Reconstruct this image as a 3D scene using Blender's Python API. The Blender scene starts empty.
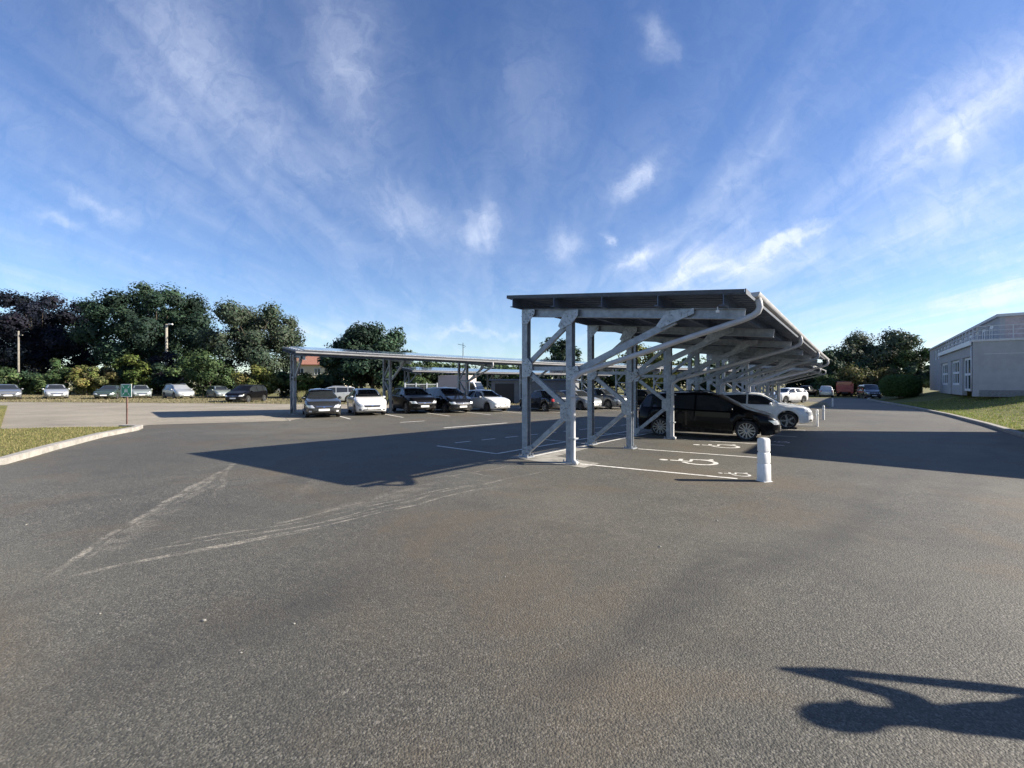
import bpy, math, random
import numpy as np
from mathutils import Vector, Matrix
from mathutils.bvhtree import BVHTree

S = bpy.context.scene
COL = S.collection
F = 439.0
CAMH = 1.65
R = math.radians

# ------------------------------------------------------------------ terrain
def sat(d):
    a = abs(d)
    if a > .2:
        a = .2 + .15 * (1 - math.exp(-(a - .2) / .15))
    return math.copysign(a, d)

def gz(x, y):
    return -sat(.011 * x + .008 * y)

def at(u, v):
    """ground point seen in the photograph at u, v"""
    k = (u - 512) / F
    m = (v - 384) / F
    t = 30.0
    for _ in range(60):
        t = .5 * t + .5 * (CAMH - gz(k * t, t)) / m
    return Vector((k * t, t, gz(k * t, t)))

TH = R(38.5)
RV = Vector((math.sin(TH), math.cos(TH), 0))
PV = Vector((math.cos(TH), -math.sin(TH), 0))

# ------------------------------------------------------------------ node helpers
class NT:
    def __init__(self, tree):
        self.t = tree
        tree.nodes.clear()
    def n(self, typ, ins=None, **kw):
        nd = self.t.nodes.new(typ)
        for k, v in kw.items():
            setattr(nd, k, v)
        for k, v in (ins or {}).items():
            s = nd.inputs[k]
            if isinstance(v, bpy.types.NodeSocket):
                self.t.links.new(v, s)
            else:
                s.default_value = v
        return nd
    def link(self, a, b):
        self.t.links.new(a, b)
    def m(self, op, a, b=0.0, c=0.0, clamp=False):
        return self.n('ShaderNodeMath', {0: a, 1: b, 2: c}, operation=op, use_clamp=clamp).outputs[0]
    def mix(self, fac, a, b, blend='MIX'):
        nd = self.n('ShaderNodeMix', {0: fac, 6: a, 7: b}, data_type='RGBA', blend_type=blend)
        return nd.outputs[2]
    def ss(self, x, lo, hi, a=0.0, b=1.0):
        return self.n('ShaderNodeMapRange', {0: x, 1: lo, 2: hi, 3: a, 4: b}, interpolation_type='SMOOTHSTEP').outputs[0]
    def noise(self, vec, scale, detail=3.0, rough=.5, dist=0.0):
        return self.n('ShaderNodeTexNoise', {'Vector': vec, 'Scale': scale, 'Detail': detail, 'Roughness': rough, 'Distortion': dist}).outputs[0]

def newmat(name):
    m = bpy.data.materials.new(name)
    m.use_nodes = True
    return m, NT(m.node_tree)

def rgba(c):
    return (c[0], c[1], c[2], 1.0)

MC = {}
def mat(name, col, rough=.5, metal=0.0, coat=0.0, var=.15, scale=6.0, bump=0.0, bscale=60.0, spec=.5, emit=None):
    """plain surface with slight procedural mottling"""
    if name in MC:
        return MC[name]
    m, t = newmat(name)
    tc = t.n('ShaderNodeTexCoord').outputs['Object']
    nz = t.noise(tc, scale, 5.0, .6)
    d = tuple(x * (1 - var) for x in col)
    l = tuple(min(1, x * (1 + var)) for x in col)
    c = t.mix(t.ss(nz, .3, .7), rgba(d), rgba(l))
    p = t.n('ShaderNodeBsdfPrincipled', {'Base Color': c, 'Metallic': metal, 'Coat Weight': coat, 'Coat Roughness': .05, 'Specular IOR Level': spec})
    rr = t.ss(t.noise(tc, scale * 2.3, 4.0), .3, .7, max(0, rough - .07), min(1, rough + .09))
    t.link(rr, p.inputs['Roughness'])
    if bump > 0:
        b = t.n('ShaderNodeBump', {'Height': t.noise(tc, bscale, 4.0), 'Strength': bump, 'Distance': .02})
        t.link(b.outputs[0], p.inputs['Normal'])
    o = t.n('ShaderNodeOutputMaterial', {'Surface': p.outputs[0]})
    MC[name] = m
    return m

# ------------------------------------------------------------------ mesh builder
class MB:
    def __init__(self):
        self.v = []; self.f = []
    def add(self, vs, fs):
        o = len(self.v)
        self.v += [tuple(x) for x in vs]
        self.f += [tuple(i + o for i in f) for f in fs]
        return self
    def box(self, x0, x1, y0, y1, z0, z1):
        return self.add([(x0, y0, z0), (x1, y0, z0), (x1, y1, z0), (x0, y1, z0), (x0, y0, z1), (x1, y0, z1), (x1, y1, z1), (x0, y1, z1)],
                        [(0, 3, 2, 1), (4, 5, 6, 7), (0, 1, 5, 4), (1, 2, 6, 5), (2, 3, 7, 6), (3, 0, 4, 7)])
    def bar(self, a, b, w, h, up=(0, 0, 1)):
        a = Vector(a); b = Vector(b); d = (b - a).normalized(); up = Vector(up)
        s = d.cross(up)
        if s.length < 1e-4:
            s = d.cross(Vector((1, 0, 0)))
        s.normalize(); n = s.cross(d).normalized()
        vs = []
        for p in (a, b):
            for i, j in ((-1, -1), (1, -1), (1, 1), (-1, 1)):
                vs.append(p + s * (i * w / 2) + n * (j * h / 2))
        return self.add(vs, [(3, 2, 1, 0), (4, 5, 6, 7), (0, 1, 5, 4), (1, 2, 6, 5), (2, 3, 7, 6), (3, 0, 4, 7)])
    def ibeam(self, a, b, w, h, up=(0, 0, 1), th=.012):
        """H section: two flanges and a web"""
        a = Vector(a); b = Vector(b); d = (b - a).normalized(); up = Vector(up)
        s = d.cross(up).normalized(); n = s.cross(d).normalized()
        self.bar(a + n * (h / 2 - th / 2), b + n * (h / 2 - th / 2), w, th, up)
        self.bar(a - n * (h / 2 - th / 2), b - n * (h / 2 - th / 2), w, th, up)
        return self.bar(a, b, th, h - 2 * th, up)
    def tube(self, pts, rad, n=10, cap=True):
        pts = [Vector(p) for p in pts]
        if not hasattr(rad, '__len__'):
            rad = [rad] * len(pts)
        o = len(self.v); ref = None
        for i, p in enumerate(pts):
            d = (pts[min(i + 1, len(pts) - 1)] - pts[max(i - 1, 0)]).normalized()
            if ref is None:
                ref = d.orthogonal().normalized()
            ref = (ref - d * ref.dot(d)).normalized()
            bi = d.cross(ref)
            for k in range(n):
                a = 2 * math.pi * k / n
                self.v.append(tuple(p + (ref * math.cos(a) + bi * math.sin(a)) * rad[i]))
        for i in range(len(pts) - 1):
            for k in range(n):
                q = (k + 1) % n
                self.f.append((o + i * n + k, o + i * n + q, o + (i + 1) * n + q, o + (i + 1) * n + k))
        if cap:
            self.f.append(tuple(o + k for k in reversed(range(n))))
            self.f.append(tuple(o + (len(pts) - 1) * n + k for k in range(n)))
        return self
    def prism(self, poly, axis, a, b):
        """extrude 2d polygon along axis 0,1,2 from a to b"""
        n = len(poly)
        def mk(p, w):
            if axis == 0: return (w, p[0], p[1])
            if axis == 1: return (p[0], w, p[1])
            return (p[0], p[1], w)
        vs = [mk(p, a) for p in poly] + [mk(p, b) for p in poly]
        fs = [tuple(reversed(range(n))), tuple(range(n, 2 * n))] + [(i, (i + 1) % n, n + (i + 1) % n, n + i) for i in range(n)]
        return self.add(vs, fs)
    def lathe(self, prof, c, axis=2, n=20, cap=True):
        """prof: (radius, height) list"""
        o = len(self.v); c = Vector(c)
        for r, h in prof:
            for k in range(n):
                a = 2 * math.pi * k / n
                x, y = r * math.cos(a), r * math.sin(a)
                p = (x, y, h) if axis == 2 else ((x, h, y) if axis == 1 else (h, x, y))
                self.v.append(tuple(c + Vector(p)))
        for i in range(len(prof) - 1):
            for k in range(n):
                q = (k + 1) % n
                self.f.append((o + i * n + k, o + i * n + q, o + (i + 1) * n + q, o + (i + 1) * n + k))
        if cap:
            self.f.append(tuple(o + k for k in range(n)))
            self.f.append(tuple(o + (len(prof) - 1) * n + k for k in range(n)))
        return self
    def ball(self, c, r, n=10, m=7):
        o = len(self.v); rx, ry, rz = r if hasattr(r, '__len__') else (r, r, r)
        prof = []
        for i in range(m + 1):
            a = -math.pi / 2 + math.pi * i / m
            for k in range(n):
                b = 2 * math.pi * k / n
                self.v.append((c[0] + rx * max(.02, math.cos(a)) * math.cos(b), c[1] + ry * max(.02, math.cos(a)) * math.sin(b), c[2] + rz * math.sin(a)))
        for i in range(m):
            for k in range(n):
                q = (k + 1) % n
                self.f.append((o + i * n + k, o + i * n + q, o + (i + 1) * n + q, o + (i + 1) * n + k))
        return self
    def build(self, name, material, parent=None, smooth=False, bevel=0.0, sharp=None):
        me = bpy.data.meshes.new(name)
        me.from_pydata(self.v, [], self.f)
        me.update()
        import bmesh
        bm = bmesh.new(); bm.from_mesh(me)
        bmesh.ops.recalc_face_normals(bm, faces=bm.faces)
        bm.to_mesh(me); bm.free()
        if smooth:
            me.polygons.foreach_set('use_smooth', [True] * len(me.polygons))
            if sharp:
                me.set_sharp_from_angle(angle=R(sharp))
        if material:
            me.materials.append(material)
        ob = bpy.data.objects.new(name, me)
        COL.objects.link(ob)
        if parent:
            ob.parent = parent
        if bevel:
            md = ob.modifiers.new('bevel', 'BEVEL'); md.width = bevel; md.segments = 2; md.limit_method = 'ANGLE'
        return ob

def tag(o, label=None, cat=None, group=None, kind=None):
    if label: o['label'] = label
    if cat: o['category'] = cat
    if group: o['group'] = group
    if kind: o['kind'] = kind
    return o

def thing(name, label, cat, loc, rz=0.0, group=None):
    o = bpy.data.objects.new(name, None)
    o.empty_display_size = .3
    COL.objects.link(o)
    o.location = loc; o.rotation_euler = (0, 0, rz)
    return tag(o, label, cat, group)

def inst(src, parent, loc=(0, 0, 0), rot=(0, 0, 0), name=None):
    c = src.copy(); COL.objects.link(c); c.parent = parent
    c.location = loc; c.rotation_euler = rot
    for ch in src.children:
        d = ch.copy(); COL.objects.link(d); d.parent = c
    return c

def copy_tree(o, parent=None):
    kids = list(o.children)
    c = o.copy(); COL.objects.link(c); c.parent = parent
    for ch in kids:
        copy_tree(ch, c)
    return c

def polyarea(p):
    return .5 * sum(p[i][0] * p[(i + 1) % len(p)][1] - p[(i + 1) % len(p)][0] * p[i][1] for i in range(len(p)))

def sheet_verts(pts, dz):
    return [(p[0], p[1], gz(p[0], p[1]) + dz) for p in pts]

def strip(mb, a, b, w, dz):
    """painted band from a to b on the ground"""
    a = Vector(a[:2]); b = Vector(b[:2]); L = (b - a).length; n = max(1, int(L / 1.0 + .99))
    d = (b - a).normalized(); s = Vector((-d.y, d.x)) * w / 2
    vs = []
    for i in range(n + 1):
        p = a + d * (L * i / n)
        for q in (p + s, p - s):
            vs.append((q.x, q.y, gz(q.x, q.y) + dz))
    return mb.add(vs, [(2 * i, 2 * i + 1, 2 * i + 3, 2 * i + 2) for i in range(n)])

# ------------------------------------------------------------------ render / camera / light
S.render.engine = 'CYCLES'
S.view_settings.view_transform = 'Standard'
S.view_settings.look = 'None'
S.view_settings.exposure = 1.38
S.view_settings.gamma = 1.0
S.cycles.max_bounces = 6
S.cycles.use_denoising = True

cam = bpy.data.cameras.new('camera')
cam.sensor_width = 36.0
cam.lens = F / 1024 * 36
cam.clip_start = .05
cam.clip_end = 3000
co = bpy.data.objects.new('camera', cam)
COL.objects.link(co)
co.location = (0, 0, CAMH)
co.rotation_euler = (R(90), 0, 0)
S.camera = co

EL = R(26.2)
sun = bpy.data.lights.new('sun', 'SUN')
sun.energy = 5.0
sun.angle = R(.53)
sun.color = (1.0, .91, .78)
so = bpy.data.objects.new('sun', sun)
COL.objects.link(so)
sdir = Vector((math.cos(EL), -.01, math.sin(EL)))
so.rotation_euler = (-sdir).to_track_quat('-Z', 'Y').to_euler()
so.location = (60, 0, 40)

def build_world():
    w = bpy.data.worlds.new('World')
    S.world = w
    w.use_nodes = True
    t = NT(w.node_tree)
    sky = t.n('ShaderNodeTexSky', sky_type='NISHITA', sun_disc=False, sun_elevation=EL, sun_rotation=R(90),
              altitude=60, air_density=1.0, dust_density=.15, ozone_density=4.0)
    g = t.n('ShaderNodeTexCoord').outputs['Generated']
    sp = t.n('ShaderNodeSeparateXYZ', {0: g})
    x, y, z = sp.outputs
    # direction-based coordinates (gnomonic around +Y), valid in the half sky ahead
    yy = t.m('MAXIMUM', y, .12)
    ahead = t.ss(y, .05, .25)
    U = t.m('DIVIDE', x, yy)
    V = t.m('DIVIDE', z, yy)
    uv = t.n('ShaderNodeCombineXYZ', {0: U, 1: V, 2: 0.0}).outputs[0]
    # warp for ragged edges
    wn = t.n('ShaderNodeTexNoise', {'Vector': uv, 'Scale': 5.5, 'Detail': 6.0, 'Roughness': .62}).outputs['Color']
    ws = t.n('ShaderNodeVectorMath', {0: wn, 1: (.5, .5, .5)}, operation='SUBTRACT').outputs[0]
    wv = t.n('ShaderNodeVectorMath', {0: ws, 'Scale': .17}, operation='SCALE').outputs[0]
    uvw = t.n('ShaderNodeVectorMath', {0: uv, 1: wv}, operation='ADD').outputs[0]
    su = t.n('ShaderNodeSeparateXYZ', {0: uvw})
    Uw, Vw = su.outputs[0], su.outputs[1]
    # plane coordinates for high cirrus, streaks running along Y
    zz = t.m('ADD', t.m('MAXIMUM', z, 0.0), .10)
    px = t.m('DIVIDE', x, zz); py = t.m('DIVIDE', y, zz)
    pl = t.n('ShaderNodeCombineXYZ', {0: t.m('MULTIPLY', px, 2.6), 1: t.m('MULTIPLY', py, .55), 2: 0.0}).outputs[0]
    fine = t.n('ShaderNodeTexNoise', {'Vector': pl, 'Scale': 1.7, 'Detail': 6.0, 'Roughness': .52, 'Distortion': .8}).outputs[0]
    pl2 = t.n('ShaderNodeCombineXYZ', {0: t.m('MULTIPLY', px, 1.0), 1: t.m('MULTIPLY', py, .5), 2: 3.0}).outputs[0]
    broad = t.n('ShaderNodeTexNoise', {'Vector': pl2, 'Scale': .8, 'Detail': 4.0, 'Roughness': .55, 'Distortion': .6}).outputs[0]
    base = t.m('MULTIPLY', t.ss(broad, .34, .72), t.ss(fine, .15, .85))
    base = t.m('MULTIPLY', base, .19)
    veil = t.m('MULTIPLY', t.ss(U, -.3, 1.25), t.ss(V, .9, .0), clamp=True)
    veil = t.m('MULTIPLY', veil, t.ss(fine, .2, .75, .03, .20))
    total = t.m('ADD', t.m('ADD', base, veil), t.m('MULTIPLY', t.ss(z, .8, .0), .22))
    total = t.m('ADD', total, .03)
    W = [(345, 70, 86, 170, 38, .34), (185, 50, 68, 190, 62, .36), (258, 140, 55, 120, 30, .2), (412, 212, 50, 60, 24, .42),
         (474, 232, -20, 42, 17, .72), (636, 176, -38, 46, 10, .60), (640, 254, -26, 62, 8, .85), (705, 262, -28, 120, 18, .62),
         (782, 246, -25, 95, 7, .85), (735, 268, -8, 170, 20, .42), (660, 38, 75, 44, 13, .42), (975, 110, -36, 230, 42, .6),
         (955, 145, -60, 36, 12, .5), (1000, 292, -14, 150, 13, .7), (1010, 252, -12, 120, 10, .45), (95, 203, 22, 70, 7, .42),
         (560, 242, 0, 34, 12, .38), (603, 239, -55, 14, 5, .7), (470, 333, 2, 110, 3, .4), (545, 110, 80, 130, 30, .14),
         (745, 175, -42, 170, 20, .24), (60, 222, 10, 60, 6, .3), (320, 325, 4, 200, 8, .25), (885, 360, 0, 260, 22, .3),
         (640, 300, -15, 60, 10, .4), (950, 200, -30, 200, 40, .3)]
    for (u, v, ang, ln, wd, k) in W:
        cu, cv = (u - 512) / F, (384 - v) / F
        a = R(-ang)   # picture angle (down positive) to sky angle
        ca, sa = math.cos(a), math.sin(a)
        du = t.m('SUBTRACT', Uw, cu); dv = t.m('SUBTRACT', Vw, cv)
        al = t.m('ADD', t.m('MULTIPLY', du, ca), t.m('MULTIPLY', dv, sa))
        ac = t.m('SUBTRACT', t.m('MULTIPLY', dv, ca), t.m('MULTIPLY', du, sa))
        e = t.m('ADD', t.m('POWER', t.m('ABSOLUTE', t.m('DIVIDE', al, ln * .5 / F)), 2.0), t.m('POWER', t.m('ABSOLUTE', t.m('DIVIDE', ac, wd / F)), 2.0))
        gss = t.m('EXPONENT', t.m('MULTIPLY', e, -1.0))
        total = t.m('MULTIPLY_ADD', t.m('MULTIPLY', gss, ahead), k, total)
    brk = t.m('MULTIPLY', t.ss(fine, .22, .78, .5, 1.1), t.ss(t.n('ShaderNodeTexNoise', {'Vector': uvw, 'Scale': 12.0, 'Detail': 8.0, 'Roughness': .65, 'Distortion': 1.0}).outputs[0], .25, .7, .6, 1.15))
    total = t.m('MULTIPLY', total, brk)
    total = t.m('MULTIPLY', total, t.ss(z, -.02, .06))
    total = t.m('MINIMUM', t.m('MULTIPLY', total, .80), .85)
    skc = t.n('ShaderNodeHueSaturation', {'Hue': .510, 'Saturation': 1.14, 'Value': 1.0, 'Color': sky.outputs[0]}).outputs[0]
    cc = t.mix(total, skc, rgba(SKY_CLOUD))
    bg = t.n('ShaderNodeBackground', {'Color': cc, 'Strength': SKY_STRENGTH})
    t.n('ShaderNodeOutputWorld', {'Surface': bg.outputs[0]})
SKY_STRENGTH = .066
SKY_CLOUD = (5.6, 6.1, 7.2)
build_world()

# ------------------------------------------------------------------ materials
def asphalt_mat():
    m, t = newmat('asphalt')
    tc = t.n('ShaderNodeTexCoord').outputs['Object']
    sep = t.n('ShaderNodeSeparateXYZ', {0: tc})
    X, Y = sep.outputs[0], sep.outputs[1]
    flat = t.n('ShaderNodeCombineXYZ', {0: X, 1: Y, 2: 0.0}).outputs[0]
    vo = t.n('ShaderNodeTexVoronoi', {'Vector': flat, 'Scale': 75.0, 'Randomness': 1.0})
    vo2 = t.n('ShaderNodeTexVoronoi', {'Vector': flat, 'Scale': 140.0, 'Randomness': 1.0})
    stone = t.n('ShaderNodeSeparateColor', {0: vo.outputs['Color']}).outputs[0]
    stone2 = t.n('ShaderNodeSeparateColor', {0: vo2.outputs['Color']}).outputs[1]
    big = t.noise(flat, .22, 5.0, .6)
    mid = t.noise(flat, 1.1, 6.0, .65)
    sml = t.noise(flat, 9.0, 5.0, .7)
    c = t.mix(t.ss(stone, 0, 1), rgba((.031, .031, .026)), rgba((.146, .138, .108)))
    c = t.mix(t.ss(stone2, .78, 1.0), c, rgba((.26, .245, .21)))
    c = t.mix(t.ss(stone2, .22, .05), c, rgba((.022, .021, .020)))
    c = t.mix(t.m('MULTIPLY', t.ss(stone, .96, .985), .5), c, rgba((.33, .31, .28)))
    c = t.mix(t.ss(sml, .25, .75, .45, 0), c, rgba((.045, .043, .040)))
    # worn pale / darker areas
    c = t.mix(t.ss(big, .35, .7, .0, .45), c, rgba((.146, .138, .108)))
    c = t.mix(t.ss(mid, .46, .72, .0, .48), c, rgba((.044, .043, .037)))
    lg = t.noise(flat, .13, 4.0, .55)
    c = t.mix(t.ss(lg, .42, .62, .38, .0), c, rgba((.040, .039, .034)))
    # rusty brown staining
    bn = t.noise(flat, .38, 5.0, .62, .6)
    c = t.mix(t.ss(bn, .46, .68, 0, .5), c, rgba((.105, .078, .047)))
    bc = at(500, 545)
    ex = t.m('DIVIDE', t.m('SUBTRACT', X, bc.x), 1.7); ey = t.m('DIVIDE', t.m('SUBTRACT', Y, bc.y), 2.6)
    el_ = t.m('ADD', t.m('MULTIPLY', ex, ex), t.m('MULTIPLY', ey, ey))
    el_ = t.m('ADD', el_, t.m('MULTIPLY_ADD', mid, 1.6, -.8))
    c = t.mix(t.m('MULTIPLY', t.ss(el_, -.2, 1.6, .22, 0), t.ss(sml, .3, .65, .45, 1.0)), c, rgba((.115, .088, .055)))
    bc = at(610, 700)
    ex = t.m('DIVIDE', t.m('SUBTRACT', X, bc.x), .55); ey = t.m('DIVIDE', t.m('SUBTRACT', Y, bc.y), .45)
    el_ = t.m('ADD', t.m('MULTIPLY', ex, ex), t.m('MULTIPLY', ey, ey))
    el_ = t.m('ADD', el_, t.m('MULTIPLY_ADD', mid, 1.6, -.8))
    c = t.mix(t.m('MULTIPLY', t.ss(el_, -.2, 1.6, .22, 0), t.ss(sml, .3, .65, .45, 1.0)), c, rgba((.125, .092, .055)))
    sp_ = t.noise(flat, 2.6, 3.0, .6)
    c = t.mix(t.ss(sp_, .66, .76, 0, .45), c, rgba((.030, .029, .027)))
    # dusty tyre tracks: pale scuffs, each along its own line
    segs = [((35, 583), (240, 461), 0.068, 0.65), ((35, 583), (330, 524), 0.045, 0.60), ((60, 578), (520, 482), 0.038, 0.73), ((150, 548), (560, 468), 0.030, 0.56), ((70, 572), (225, 470), 0.038, 0.48),
            ((245, 528), (430, 486), 0.045, 0.48), ((180, 505), (236, 463), 0.045, 0.52), ((214, 497), (232, 466), 0.053, 0.48), ((120, 556), (420, 502), 0.026, 0.56), ((200, 545), (470, 487), 0.022, 0.56),
            ((185, 503), (222, 480), 0.053, 0.44), ((392, 505), (545, 470), 0.026, 0.65), ((440, 474), (496, 482), 0.038, 0.48), ((458, 470), (512, 478), 0.038, 0.48), ((420, 480), (520, 465), 0.030, 0.48),
            ((250, 482), (292, 479), 0.045, 0.48), ((600, 531), (655, 541), 0.090, 0.40), ((100, 560), (190, 500), 0.225, 0.25), ((300, 516), (470, 478), 0.262, 0.22), ((330, 470), (300, 500), 0.188, 0.16)]
    wob = t.noise(flat, .45, 2.0, .45)
    brk = t.noise(flat, 3.2, 6.0, .75)
    grit = t.noise(flat, 26.0, 4.0, .7)
    tot = None
    for (a, b, w, k) in segs:
        A = at(*a); B = at(*b); d = (B - A); d.z = 0; L = d.length; d.normalize()
        dx = t.m('SUBTRACT', X, A.x); dy = t.m('SUBTRACT', Y, A.y)
        al = t.m('ADD', t.m('MULTIPLY', dx, d.x), t.m('MULTIPLY', dy, d.y))
        ac = t.m('SUBTRACT', t.m('MULTIPLY', dy, d.x), t.m('MULTIPLY', dx, d.y))
        ac = t.m('ADD', ac, t.m('MULTIPLY_ADD', wob, .8, -.4))
        msk = t.m('MULTIPLY', t.ss(t.m('ABSOLUTE', ac), w * .25, w, 1, 0), t.m('MULTIPLY', t.ss(al, -.1, .5), t.ss(al, L - .8, L + .1, 1, 0)))
        msk = t.m('MULTIPLY', msk, k)
        tot = msk if tot is None else t.m('MAXIMUM', tot, msk)
    tot = t.m('MULTIPLY', tot, t.ss(brk, .40, .62))
    tot = t.m('MULTIPLY', tot, t.ss(grit, .38, .62, .2, 1.0))
    c = t.mix(tot, c, rgba((.42, .38, .31)))
    dk = None
    for (a, b, w, k) in [((545, 700), (740, 545), .22, .5), ((600, 640), (900, 505), .35, .45), ((690, 560), (860, 530), .4, .35), ((60, 700), (420, 560), .5, .35), ((930, 520), (1010, 430), .35, .35), ((850, 520), (960, 425), .3, .3)]:
        A = at(*a); B = at(*b); d = (B - A); d.z = 0; L = d.length; d.normalize()
        dx = t.m('SUBTRACT', X, A.x); dy = t.m('SUBTRACT', Y, A.y)
        al = t.m('ADD', t.m('MULTIPLY', dx, d.x), t.m('MULTIPLY', dy, d.y))
        ac = t.m('ADD', t.m('SUBTRACT', t.m('MULTIPLY', dy, d.x), t.m('MULTIPLY', dx, d.y)), t.m('MULTIPLY_ADD', wob, .8, -.4))
        msk = t.m('MULTIPLY', t.ss(t.m('ABSOLUTE', ac), w * .1, w, k, 0), t.m('MULTIPLY', t.ss(al, -.6, .6), t.ss(al, L - 1.2, L + .6, 1, 0)))
        dk = msk if dk is None else t.m('MAXIMUM', dk, msk)
    c = t.mix(t.m('MULTIPLY', dk, t.ss(mid, .3, .6, .4, 1.0)), c, rgba((.035, .034, .031)))
    hgt = t.m('ADD', t.m('MULTIPLY', vo.outputs['Distance'], -1.0), t.m('MULTIPLY', vo2.outputs['Distance'], -.4))
    bmp = t.n('ShaderNodeBump', {'Height': hgt, 'Strength': .42, 'Distance': .010})
    p = t.n('ShaderNodeBsdfPrincipled', {'Base Color': c, 'Roughness': .72, 'Specular IOR Level': .45, 'Normal': bmp.outputs[0]})
    t.n('ShaderNodeOutputMaterial', {'Surface': p.outputs[0]})
    return m

def ground_mat(name, c1, c2, c3, s1=.5, s2=6.0, rough=.95, bump=.4, sb=30.0):
    m, t = newmat(name)
    tc = t.n('ShaderNodeTexCoord').outputs['Object']
    a = t.noise(tc, s1, 6.0, .65); b = t.noise(tc, s2, 6.0, .7); d = t.noise(tc, sb, 4.0, .7)
    c = t.mix(t.ss(a, .35, .65), rgba(c1), rgba(c2))
    c = t.mix(t.ss(b, .5, .75, 0, .8), c, rgba(c3))
    c = t.mix(t.ss(d, .3, .7, .35, 0), c, rgba(tuple(x * .45 for x in c1)))
    bp = t.n('ShaderNodeBump', {'Height': t.m('ADD', d, t.m('MULTIPLY', b, .6)), 'Strength': bump, 'Distance': .05})
    p = t.n('ShaderNodeBsdfPrincipled', {'Base Color': c, 'Roughness': rough, 'Specular IOR Level': .2, 'Normal': bp.outputs[0]})
    t.n('ShaderNodeOutputMaterial', {'Surface': p.outputs[0]})
    return m

def paint_mat():
    m, t = newmat('road_paint')
    tc = t.n('ShaderNodeTexCoord').outputs['Object']
    n = t.noise(tc, 14.0, 6.0, .75); n2 = t.noise(tc, 60.0, 3.0, .7)
    c = t.mix(t.ss(n, .44, .66, 0, .8), rgba((.66, .65, .61)), rgba((.22, .21, .19)))
    c = t.mix(t.ss(n2, .6, .75, 0, .5), c, rgba((.2, .2, .19)))
    p = t.n('ShaderNodeBsdfPrincipled', {'Base Color': c, 'Roughness': .7})
    t.n('ShaderNodeOutputMaterial', {'Surface': p.outputs[0]})
    return m

def leaf_mat(name, trans=.2):
    m, t = newmat(name)
    a = t.n('ShaderNodeAttribute', attribute_name='leaf').outputs['Color']
    p = t.n('ShaderNodeBsdfPrincipled', {'Base Color': a, 'Roughness': .7, 'Specular IOR Level': .15})
    tr = t.n('ShaderNodeBsdfTranslucent', {'Color': t.mix(.2, a, rgba((.08, .11, .02)))})
    mx = t.n('ShaderNodeMixShader', {0: trans, 1: p.outputs[0], 2: tr.outputs[0]})
    t.n('ShaderNodeOutputMaterial', {'Surface': mx.outputs[0]})
    return m

def panel_mat():
    m, t = newmat('solar_cells')
    tc = t.n('ShaderNodeTexCoord').outputs['Object']
    br = t.n('ShaderNodeTexBrick', {'Vector': tc, 'Color1': rgba((.012, .018, .045)), 'Color2': rgba((.014, .020, .05)), 'Mortar': rgba((.12, .13, .16)),
             'Scale': 6.3, 'Mortar Size': .012, 'Brick Width': 1.0, 'Row Height': 1.0}, offset=0.0)
    p = t.n('ShaderNodeBsdfPrincipled', {'Base Color': br.outputs[0], 'Roughness': .12, 'Coat Weight': .6, 'Coat Roughness': .06})
    t.n('ShaderNodeOutputMaterial', {'Surface': p.outputs[0]})
    return m

def glass_mat(name, col=(.012, .014, .016), rough=.04):
    m, t = newmat(name)
    tc = t.n('ShaderNodeTexCoord').outputs['Object']
    n = t.noise(tc, 3.0, 3.0)
    c = t.mix(n, rgba(col), rgba(tuple(x * 2.2 for x in col)))
    p = t.n('ShaderNodeBsdfPrincipled', {'Base Color': c, 'Roughness': rough, 'IOR': 1.5, 'Specular IOR Level': .6})
    t.n('ShaderNodeOutputMaterial', {'Surface': p.outputs[0]})
    return m

M_ASPH = asphalt_mat()
M_PALE = ground_mat('worn_pale_asphalt', (.24, .215, .175), (.32, .29, .235), (.17, .155, .13), .3, 3.0, .9, .3, 40)
M_GRASS = ground_mat('lawn_ground', (.10, .115, .03), (.20, .18, .065), (.27, .22, .10), .7, 5.0)
M_DRY = ground_mat('dry_verge', (.19, .165, .105), (.14, .135, .075), (.25, .21, .14), .5, 4.0)
M_FIELD = ground_mat('field_soil', (.11, .115, .04), (.18, .16, .07), (.08, .09, .03), .08, 1.2)
M_CONC = mat('kerb_concrete', (.27, .255, .23), .9, var=.22, scale=5, bump=.3, bscale=60)
M_SLAB = mat('pale_concrete', (.24, .23, .205), .9, var=.35, scale=3, bump=.3, bscale=40)
M_PAINT = paint_mat()
M_STEEL = mat('galvanised_steel', (.27, .295, .33), .5, metal=.4, var=.18, scale=9)
M_STEEL2 = mat('galvanised_plate', (.32, .345, .38), .45, metal=.45, var=.2, scale=14)
M_DECK = mat('steel_deck', (.095, .125, .185), .5, metal=.35, var=.12, scale=3)
M_EDGE = mat('dark_flashing', (.06, .065, .075), .5, metal=.2)
M_ZINC = mat('grey_pipe', (.40, .40, .41), .45, var=.1, scale=4)
M_ALU = mat('aluminium', (.62, .64, .66), .35, metal=.7, var=.08)
M_PANEL = panel_mat()
M_WHITE = mat('white_plastic', (.68, .68, .67), .45, var=.05, scale=10)
M_RUBBER = mat('tyre_rubber', (.018, .018, .019), .85, var=.2)
M_RIM = mat('alloy_rim', (.26, .27, .28), .3, metal=.8, var=.05)
M_RIMD = mat('steel_wheel', (.10, .10, .105), .5, metal=.3)
M_GLASS = glass_mat('car_glass')
M_WINGL = glass_mat('window_glass', (.03, .04, .05), .05)
M_BLACK = mat('black_trim', (.012, .012, .013), .5, var=.2)
M_LAMP = mat('lamp_glass', (.55, .57, .60), .12, metal=.2, coat=1.0, var=.25, scale=18)
M_RED = mat('tail_lamp_red', (.35, .012, .015), .15, coat=1.0)
M_CHROME = mat('chrome', (.7, .7, .72), .15, metal=1.0, var=.03)
M_PLATE = mat('plate_white', (.72, .72, .70), .4)
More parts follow.
